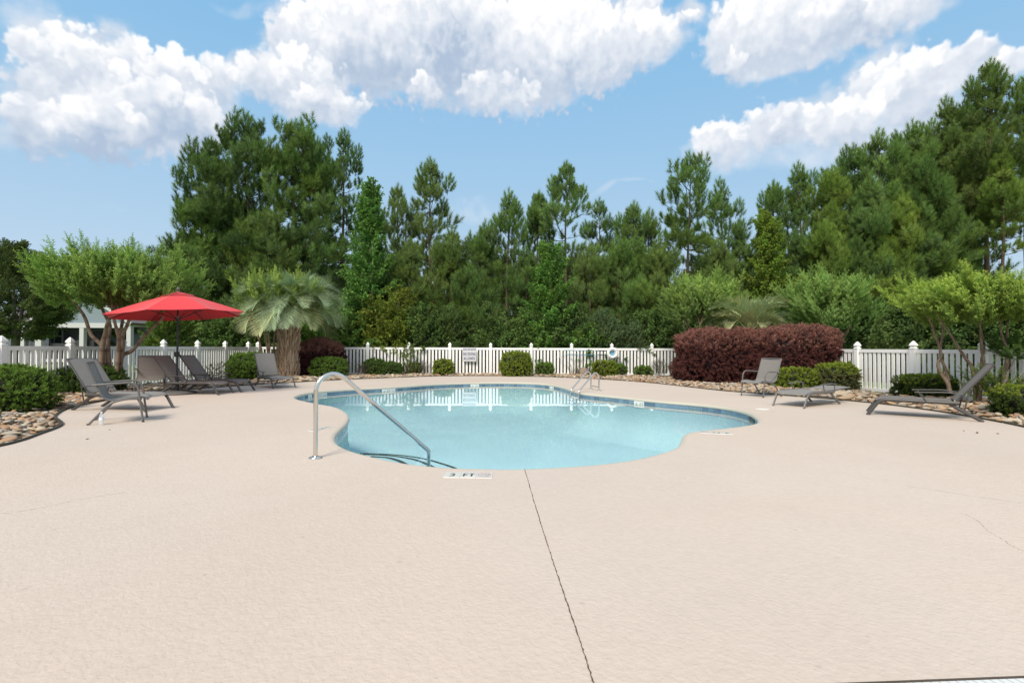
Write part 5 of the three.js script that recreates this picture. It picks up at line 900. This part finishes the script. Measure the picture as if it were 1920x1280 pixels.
{
  const B = [0.175, 0.295, 0.055], Y = [0.255, 0.34, 0.05], Dk = [0.12, 0.21, 0.048], Ol = [0.17, 0.19, 0.075];
  shrub('boxwood_shrub', 'large clipped green shrub at the left edge on the stones', -62, 92, 690, 779, B, { boxy: 0.15, s: 0.74, deep: 0.8 });
  shrub('boxwood_shrub', 'dark green clipped shrub behind the two grey seats at far left', 90, 226, 686, 741, Dk, { boxy: 0.2, s: 0.8, deep: 0.6 });
  shrub('boxwood_shrub', 'clipped green shrub just left of the lounger by the palm', 431, 500, 664, 716, B, { boxy: 0.15, deep: 0.9 });
  shrub('boxwood_shrub', 'clipped green shrub in front of the small purple bush', 587, 648, 672, 709, B, { boxy: 0.2 });
  shrub('boxwood_shrub', 'left one of the two low shrubs between the purple bush and the vine', 684, 722, 675, 701, Dk); shrub('boxwood_shrub', 'right one of the two low shrubs between the purple bush and the vine', 713, 752, 682, 704, Dk);
  shrub('boxwood_shrub', 'small clipped shrub left of the warning sign', 815, 848, 676.5, 700, Y, { boxy: 0.45 });
  shrub('boxwood_shrub', 'tallest rounded light green shrub right of the warning sign', 940, 995, 662, 703, Y, { boxy: 0.4 });
  shrub('boxwood_shrub', 'little round shrub just right of the tallest rounded shrub', 1006, 1036, 682.5, 703, B); shrub('boxwood_shrub', 'clipped shrub under the life ring, rear one of the group of three', 1112, 1154, 679, 700, Y, { boxy: 0.4 });
  shrub('boxwood_shrub', 'front left shrub of the group of three under the life ring', 1118, 1150, 685, 706.5, B, { boxy: 0.3 }); shrub('boxwood_shrub', 'front right shrub of the group of three under the life ring', 1145, 1172, 685.5, 704.5, B, { boxy: 0.3 });
  shrub('boxwood_shrub', 'tiny clipped shrub right of the life ring', 1192, 1220, 689.5, 704.5, B, { boxy: 0.5 });
  shrub('boxwood_shrub', 'bright green clipped shrub right of the light grey armchair', 1458, 1528, 694, 731, Y, { boxy: 0.55, deep: 0.8 });
  shrub('boxwood_shrub', 'olive shrub with a yellow-green top behind the flat lounger', 1534, 1603, 685, 733, Ol, { boxy: 0.4, deep: 0.8, tipTint: Y });
  shrub('boxwood_shrub', 'box-shaped green shrub behind the far right lounger', 1686, 1784, 706, 749, [0.072, 0.125, 0.022], { boxy: 0.75, deep: 0.6, s: 0.78, tipTint: Y });
  shrub('boxwood_shrub', 'box-shaped green shrub at the right edge beside the lounger back', 1871, 1975, 727, 786, [0.078, 0.13, 0.022], { boxy: 0.75, deep: 0.7, s: 0.74, tipTint: Y });
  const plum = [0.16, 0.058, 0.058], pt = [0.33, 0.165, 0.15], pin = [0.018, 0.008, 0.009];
  shrub('loropetalum_shrub', 'small purple-leaved bush right of the thick palm trunk', 560, 641, 640, 697, [0.095, 0.026, 0.038], { geo: PLUM_SPRIG, tipTint: pt, inner: pin, boxy: 0.1, up: 0.5, s: 1.1 });
  shrub('loropetalum_shrub', 'big purple-leaved hedge bush, left one of the pair', 1272, 1426, 622, 720, plum, { geo: PLUM_SPRIG, tipTint: pt, inner: pin, boxy: 0.5, up: 0.5, deep: 0.75, dens: 0.8, s: 1.05 });
  shrub('loropetalum_shrub', 'big purple-leaved hedge bush, right one of the pair', 1417, 1570, 616, 718, plum, { geo: PLUM_SPRIG, tipTint: pt, inner: pin, boxy: 0.5, up: 0.5, deep: 0.7, dens: 0.8, s: 1.05, seed: 77, D: 16.9 });
}
function wispy(label, px0, px1, pyTop, pyBase, tint, n, o = {}) {  // loose twiggy plants
  const r = rng(Math.round(px0 + pyTop)), gx = (px0 + px1) / 2, f = ((q) => (q.z < -22.1 ? P(gx, 690, 22.1).setY(-0.03) : q))(G(gx, pyBase, -0.03)), D = -f.z, RX = (px1 - px0) / 2 / FOC * D, H = 1.2 + (648 + gx * 0.0038 - pyTop) / FOC * D + 0.03, t = thing(o.name ?? 'twiggy_plant', label, o.cat ?? 'plant', f), l = [], stems = [];
  for (let i = 0; i < (o.stems ?? 14); i++) { const a = r() * 6.283, q = r(), e = V(Math.cos(a) * RX * q, H * (0.7 + 0.3 * r()), Math.sin(a) * RX * q * 0.7); stems.push(tube(curve([V(e.x * 0.15, 0, e.z * 0.15), V(e.x * 0.45, e.y * 0.5, e.z * 0.45), e], 5), 0.004, 4, false)); }
  part('stem', stems, o.stemMat ?? M.greyBark, t);
  for (let i = 0; i < n; i++) { const a = r() * 6.283, q = Math.sqrt(r()), h = r(), w = Math.sin(Math.PI * clamp(0.15 + h * 0.75)), b = 0.7 + 0.6 * r(); l.push([placeUp(V(Math.cos(a) * RX * q * w, h * H * 0.88, Math.sin(a) * RX * q * w * 0.7), V(Math.cos(a) * 0.6, 0.9, Math.sin(a) * 0.6), r() * 6, (o.s ?? 0.7) * (0.7 + 0.6 * r())), rgb(tint[0] * b, tint[1] * b, tint[2] * b)]); }
  copies('foliage', o.geo ?? WISP[0], M.foliage, l, t);
  return t;
}
wispy('sparse twiggy rose bush in front of the left fence behind the loungers', 378, 436, 678, 716, [0.12, 0.13, 0.065], 90, { geo: BOX_SPRIG[0], s: 0.8, stems: 22 });
wispy('grey-purple twiggy plant left of the low shrub pair', 668, 697, 686, 705, [0.20, 0.17, 0.16], 110);
wispy('grey twiggy plant left of the vine foot', 753, 769, 682, 703, [0.16, 0.13, 0.12], 70);
wispy('olive bushy plant under the flowering vine', 764, 792, 679, 704, [0.16, 0.185, 0.05], 200, { geo: BOX_SPRIG[1], s: 0.9 });
wispy('grey-purple twiggy plant right of the olive plant', 788, 804, 680, 703.5, [0.19, 0.16, 0.15], 80);
wispy('pale green vine climbing the far fence left of the sign', 755, 781, 638, 692, [0.20, 0.275, 0.075], 120, { name: 'climbing_vine', cat: 'vine', geo: BOX_SPRIG[0], s: 1.1, stems: 8 });
wispy('thin grasses growing behind the boulder at the far fence', 1066, 1092, 676, 700, [0.15, 0.16, 0.07], 70);
wispy('upright grey-green lavender clump, left one beside the purple hedge', 1223, 1251, 676, 706, [0.135, 0.145, 0.09], 190); wispy('upright grey-green lavender clump, right one beside the purple hedge', 1258, 1290, 676, 708, [0.125, 0.145, 0.08], 200);
wispy('loose leafy weeds poking up behind the box-shaped shrub at right', 1738, 1774, 690, 738, [0.14, 0.21, 0.06], 40, { geo: BOX_SPRIG[0], s: 0.9 });
wispy('thin climbing plant on the fence post under the life ring', 1150, 1162, 668, 700, [0.12, 0.17, 0.05], 34, { geo: BOX_SPRIG[0], s: 0.8, stems: 5 });

// ---------------------------------------------------------------- stones of the bed, boulder
function stoneGeo(seed, detail = 1) {
  const r = rng(seed), g = new THREE.IcosahedronGeometry(1, detail + 1), p = g.attributes.position, a = r() * 9, cuts = [...Array(5)].map(() => [rv(r).normalize(), 0.62 + 0.3 * r()]);
  for (let i = 0; i < p.count; i++) { const d = V(p.getX(i), p.getY(i), p.getZ(i)).normalize(); let k = 1 + 0.10 * Math.sin(d.x * 3 + a) + 0.08 * Math.sin(d.z * 4 + a * 2); for (const [n, w] of cuts) { const q = d.dot(n); if (q > 0) k = Math.min(k, lerp(k, w / q, 0.75)); } p.setXYZ(i, d.x * k, d.y * k, d.z * k); }
  g.computeVertexNormals(); const n = g.attributes.normal; // one smooth surface: average the normals that share a place
  const m = new Map(), key = (i) => [p.getX(i), p.getY(i), p.getZ(i)].map((x) => x.toFixed(4)).join(); for (let i = 0; i < p.count; i++) { const k = key(i); if (!m.has(k)) m.set(k, V(0, 0, 0)); m.get(k).add(V(n.getX(i), n.getY(i), n.getZ(i))); } for (let i = 0; i < p.count; i++) { const v = m.get(key(i)).clone().normalize(); n.setXYZ(i, v.x, v.y, v.z); }
  return g;
}
const STONES = [1, 2, 3, 4, 5, 6].map((k) => stoneGeo(700 + k, 0));
{
  const r = rng(55), area = [...deckEdge, [9.2, -4.5], ...[...fenceRun].reverse(), [-11.3, -4], [-7.6, -3.6]], edge = deckEdge, all = [];
  const near = (x, z) => { let d = 1e9; for (let i = 0; i < edge.length; i += 2) d = Math.min(d, (edge[i][0] - x) ** 2 + (edge[i][1] - z) ** 2); return Math.sqrt(d); };
  for (let i = 0; i < 60000 && all.length < 9500; i++) {
    const x = lerp(-11.3, 12.2, r()), z = lerp(-23, -4.2, r()); if (!inside(area, x, z)) continue;
    const px = 960 + x / -z * FOC; if (px < -120 || px > 2040) continue;
    const e = near(x, z); if (e < 0.075 || e > 2.9) continue;
    const D = -z, k = D < 9.5 ? 0.62 + r() * r() * 0.7 : 0.7 + r() * r() * 0.8, l = 0.088 * k, layer = Math.min(1, e / 0.35), y = -0.045 + r() * 0.10 * layer, c = M.stones[Math.floor(r() * 8)], b = 0.78 + 0.4 * r();
    const mx = new THREE.Matrix4().compose(V(x, y, z), new THREE.Quaternion().setFromEuler(new THREE.Euler((r() - 0.5) * 0.6, r() * 6.283, (r() - 0.5) * 0.6)), V(l, l * (0.27 + 0.2 * r()), l * (0.48 + 0.34 * r())));
    all.push([mx, rgb(c[0] * b, c[1] * b, c[2] * b), l / D * (y > -0.01 ? 1.3 : 1) * (px > -20 && px < 1940 ? 1 : 0.2), Math.floor(r() * 6), c, Math.floor(r() * 8)]);
  }
  all.sort((a, b) => b[2] - a[2]);
  const bedG = new THREE.Group(); bedG.name = 'stone_bed'; bedG.userData.kind = 'structure'; scene.add(bedG);
  all.slice(0, 300).forEach(([mx, , , g, c, q]) => { const m = part('stone', STONES[g], M.stoneMats[M.stones.indexOf(c)], bedG); mx.decompose(m.position, m.quaternion, m.scale); });
  for (let k = 0; k < 6; k++) copies('stones', STONES[k], M.stone, all.slice(300).filter((s) => s[3] === k), bedG);
  const bo = part('boulder', stoneGeo(790, 1), M.boulder, scene), p = G(1078, 697, 0); bo.position.set(p.x, 0.10, Math.max(p.z, -22.2)); bo.scale.set(0.29, 0.24, 0.22); bo.rotation.y = 0.5; tag(bo, 'brown boulder against the far fence below the blue poles', 'boulder');
  for (const [px, py, s, l] of [[1580, 741, 0.27, 'flat pale slab stone behind the flat lounger, beside the olive shrub'], [1585, 748, 0.2, 'tan slab stone in front of the flat pale slab by the olive shrub'], [1858, 768, 0.26, 'grey slab stone under the leaning stems at far right']]) { const m = part('slab_stone', stoneGeo(800 + px, 1), M.stoneMats[px === 1858 ? 6 : px === 1580 ? 1 : 0], scene), q = G(px, py, 0.03); m.position.set(q.x, 0.06, q.z); m.scale.set(s, s * 0.3, s * 0.55); m.rotation.y = 0.3; tag(m, l, 'stone'); }
}

// ---------------------------------------------------------------- houses beyond the left fence
{
  const D = 36, at = (px, py, d = D) => P(px, py, d), side = std(rgb(0.20, 0.255, 0.295), 0.7), white = std(rgb(0.52, 0.53, 0.54), 0.5), dark = std(rgb(0.035, 0.037, 0.04), 0.4), glass = std(rgb(0.05, 0.07, 0.08), 0.08), roofM = std(rgb(0.13, 0.125, 0.125), 0.9), wallM = std(rgb(0.13, 0.155, 0.185), 0.75), o = thing('porch_house', 'blue-grey gabled house with a white-columned porch beyond the left fence', 'house', V(at(150, 640).x, -0.09, -D)), ox = o.position.x, X = (px) => at(px, 640).x - ox, Y = (py) => 1.2 + (648.6 - py) / FOC * D + 0.09;
  // gable of lapped boards
  const xL = X(60), xR = X(246), yE = Y(606), yP = Y(546), n = 16, boards = [];
  for (let k = 0; k < n; k++) { const f0 = k / n, f1 = (k + 1) / n, w = (xR - xL) * (1 - (f0 + f1) / 2), b = box(Math.max(0.1, w), (yP - yE) / n * 1.04, 0.03); b.rotateX(-0.06); b.translate((xL + xR) / 2, yE + (yP - yE) * (f0 + f1) / 2, 0.02); boards.push(b); }
  for (const b of boards) part('siding_board', b, side, o);
  const pitch = Math.atan2(yP - yE, (xR - xL) / 2), rl = Math.hypot(yP - yE, (xR - xL) / 2) + 0.5;
  for (const s of [-1, 1]) { const q = part('roof', box(rl, 0.14, 9, 0, 0, -4.2), roofM, o); q.position.set((xL + xR) / 2 + s * (xR - xL) / 4, (yE + yP) / 2 + 0.12, 0); q.rotation.z = -s * pitch; const tr = part('rake_trim', box(rl, 0.2, 0.07, 0, -0.02, 0.36), white, o); tr.position.copy(q.position); tr.rotation.z = -s * pitch; }
  part('fascia', box(xR - xL + 0.1, 0.34, 0.12, (xL + xR) / 2, Y(610), 0.1), white, o);
  part('porch_ceiling', box(xR - xL, 0.08, 3.2, (xL + xR) / 2, Y(606) - 0.1, -1.6), white, o);
  part('wing_wall', box(X(64) - X(-90), Y(606), 0.2, (X(64) + X(-90)) / 2, Y(606) / 2 - 0.06, -1.2), wallM, o); const wr = part('wing_roof', box(X(70) - X(-100), 0.14, 5), roofM, o); wr.position.set((X(70) + X(-100)) / 2, Y(590), -3); wr.rotation.x = 0.45;
  part('wall', box(xR - X(-20), Y(606), 0.2, (X(-20) + xR) / 2, Y(606) / 2 - 0.06, -3), wallM, o); const X3 = (px) => P(px, 640, D + 2.86).x - ox;
  part('porch_floor', box(xR - xL, 0.2, 3.2, (xL + xR) / 2, 0.25, -1.5), white, o);
  for (const px of [44, 74, 155, 243]) { const c = part('column', box(px === 74 ? 0.44 : 0.3, Y(610), 0.3, X(px), Y(610) / 2 - 0.05, 0), white, o); }
  for (const [a, b] of [[84, 101], [101.5, 117]]) { const w = part('window', box(X3(b) - X3(a), Y(612) - Y(645), 0.08, (X3(a) + X3(b)) / 2, (Y(612) + Y(645)) / 2, -2.86), white, o); part('pane', [box(X3(b) - X3(a) - 0.16, (Y(612) - Y(645)) / 2 - 0.12, 0.02, (X3(a) + X3(b)) / 2, Y(621), -2.81), box(X3(b) - X3(a) - 0.16, (Y(612) - Y(645)) / 2 - 0.12, 0.02, (X3(a) + X3(b)) / 2, Y(637), -2.81)], glass, w); }
  part('door', box(0.95, 2.1, 0.06, X3(180), 1.35, -2.87), dark, o);
  const rails = [box(X(72) - X(34), 0.06, 0.05, (X(34) + X(72)) / 2, Y(637), 0), box(X(72) - X(34), 0.06, 0.05, (X(34) + X(72)) / 2, Y(662), 0)]; for (let k = 0; k < 15; k++) rails.push(box(0.025, Y(637) - Y(662), 0.025, lerp(X(34), X(72), (k + 0.5) / 15), (Y(637) + Y(662)) / 2, 0)); part('railing', rails, dark, o);
  const tb = thing('porch_table', 'dark table and seats on the porch of the blue-grey house', 'table', V(ox, 0.26, -D)); part('top', box(X(160) - X(82), 0.55, 0.9, X(121), 0.85, -0.9, 0.05), dark, tb); for (const px of [90, 120, 152]) part('leg', box(0.1, 0.62, 0.6, X(px), 0.31, -0.9), dark, tb);
  for (const px of [143, 162]) part('seat_back', box(0.6, 0.7, 0.1, X(px), 1.0, -0.3, 0.04), dark, tb);
}
{
  const D = 44, white = std(rgb(0.72, 0.72, 0.71), 0.6), roofM = std(rgb(0.30, 0.29, 0.29), 0.9), glass = std(rgb(0.06, 0.075, 0.09), 0.1), o = thing('white_house', 'pale grey house with a small dark window seen right of the crape myrtle trunks', 'house', V(P(250, 640, D).x, -0.09, -D)), ox = o.position.x, X = (px) => P(px, 640, D).x - ox, Y = (py) => 1.2 + (649 - py) / FOC * D + 0.09;
  const boards = []; for (let k = 0; k < 14; k++) part('siding_board', box(X(285) - X(196), Y(622) / 14 * 1.02, 0.05, (X(196) + X(285)) / 2, Y(622) * (k + 0.5) / 14, -0.02).rotateX(0.0), white, o);
  part('wall', box(X(285) - X(196) - 0.02, Y(622), 6, (X(196) + X(285)) / 2, Y(622) / 2, -3.06), white, o);
  const g = part('roof', box(X(285) - X(196) + 0.8, 0.14, 4.2), roofM, o); g.position.set((X(196) + X(285)) / 2, Y(622) + 0.85, -1.5); g.rotation.x = 0.5;
  const w = part('window', box(X(278) - X(269), Y(638) - Y(655), 0.06, (X(269) + X(278)) / 2, (Y(638) + Y(655)) / 2, 0.02), white, o); part('pane', box(X(278) - X(269) - 0.1, Y(638) - Y(655) - 0.1, 0.03, (X(269) + X(278)) / 2, (Y(638) + Y(655)) / 2, 0.05), glass, w);
}
renderer.render(scene, camera);
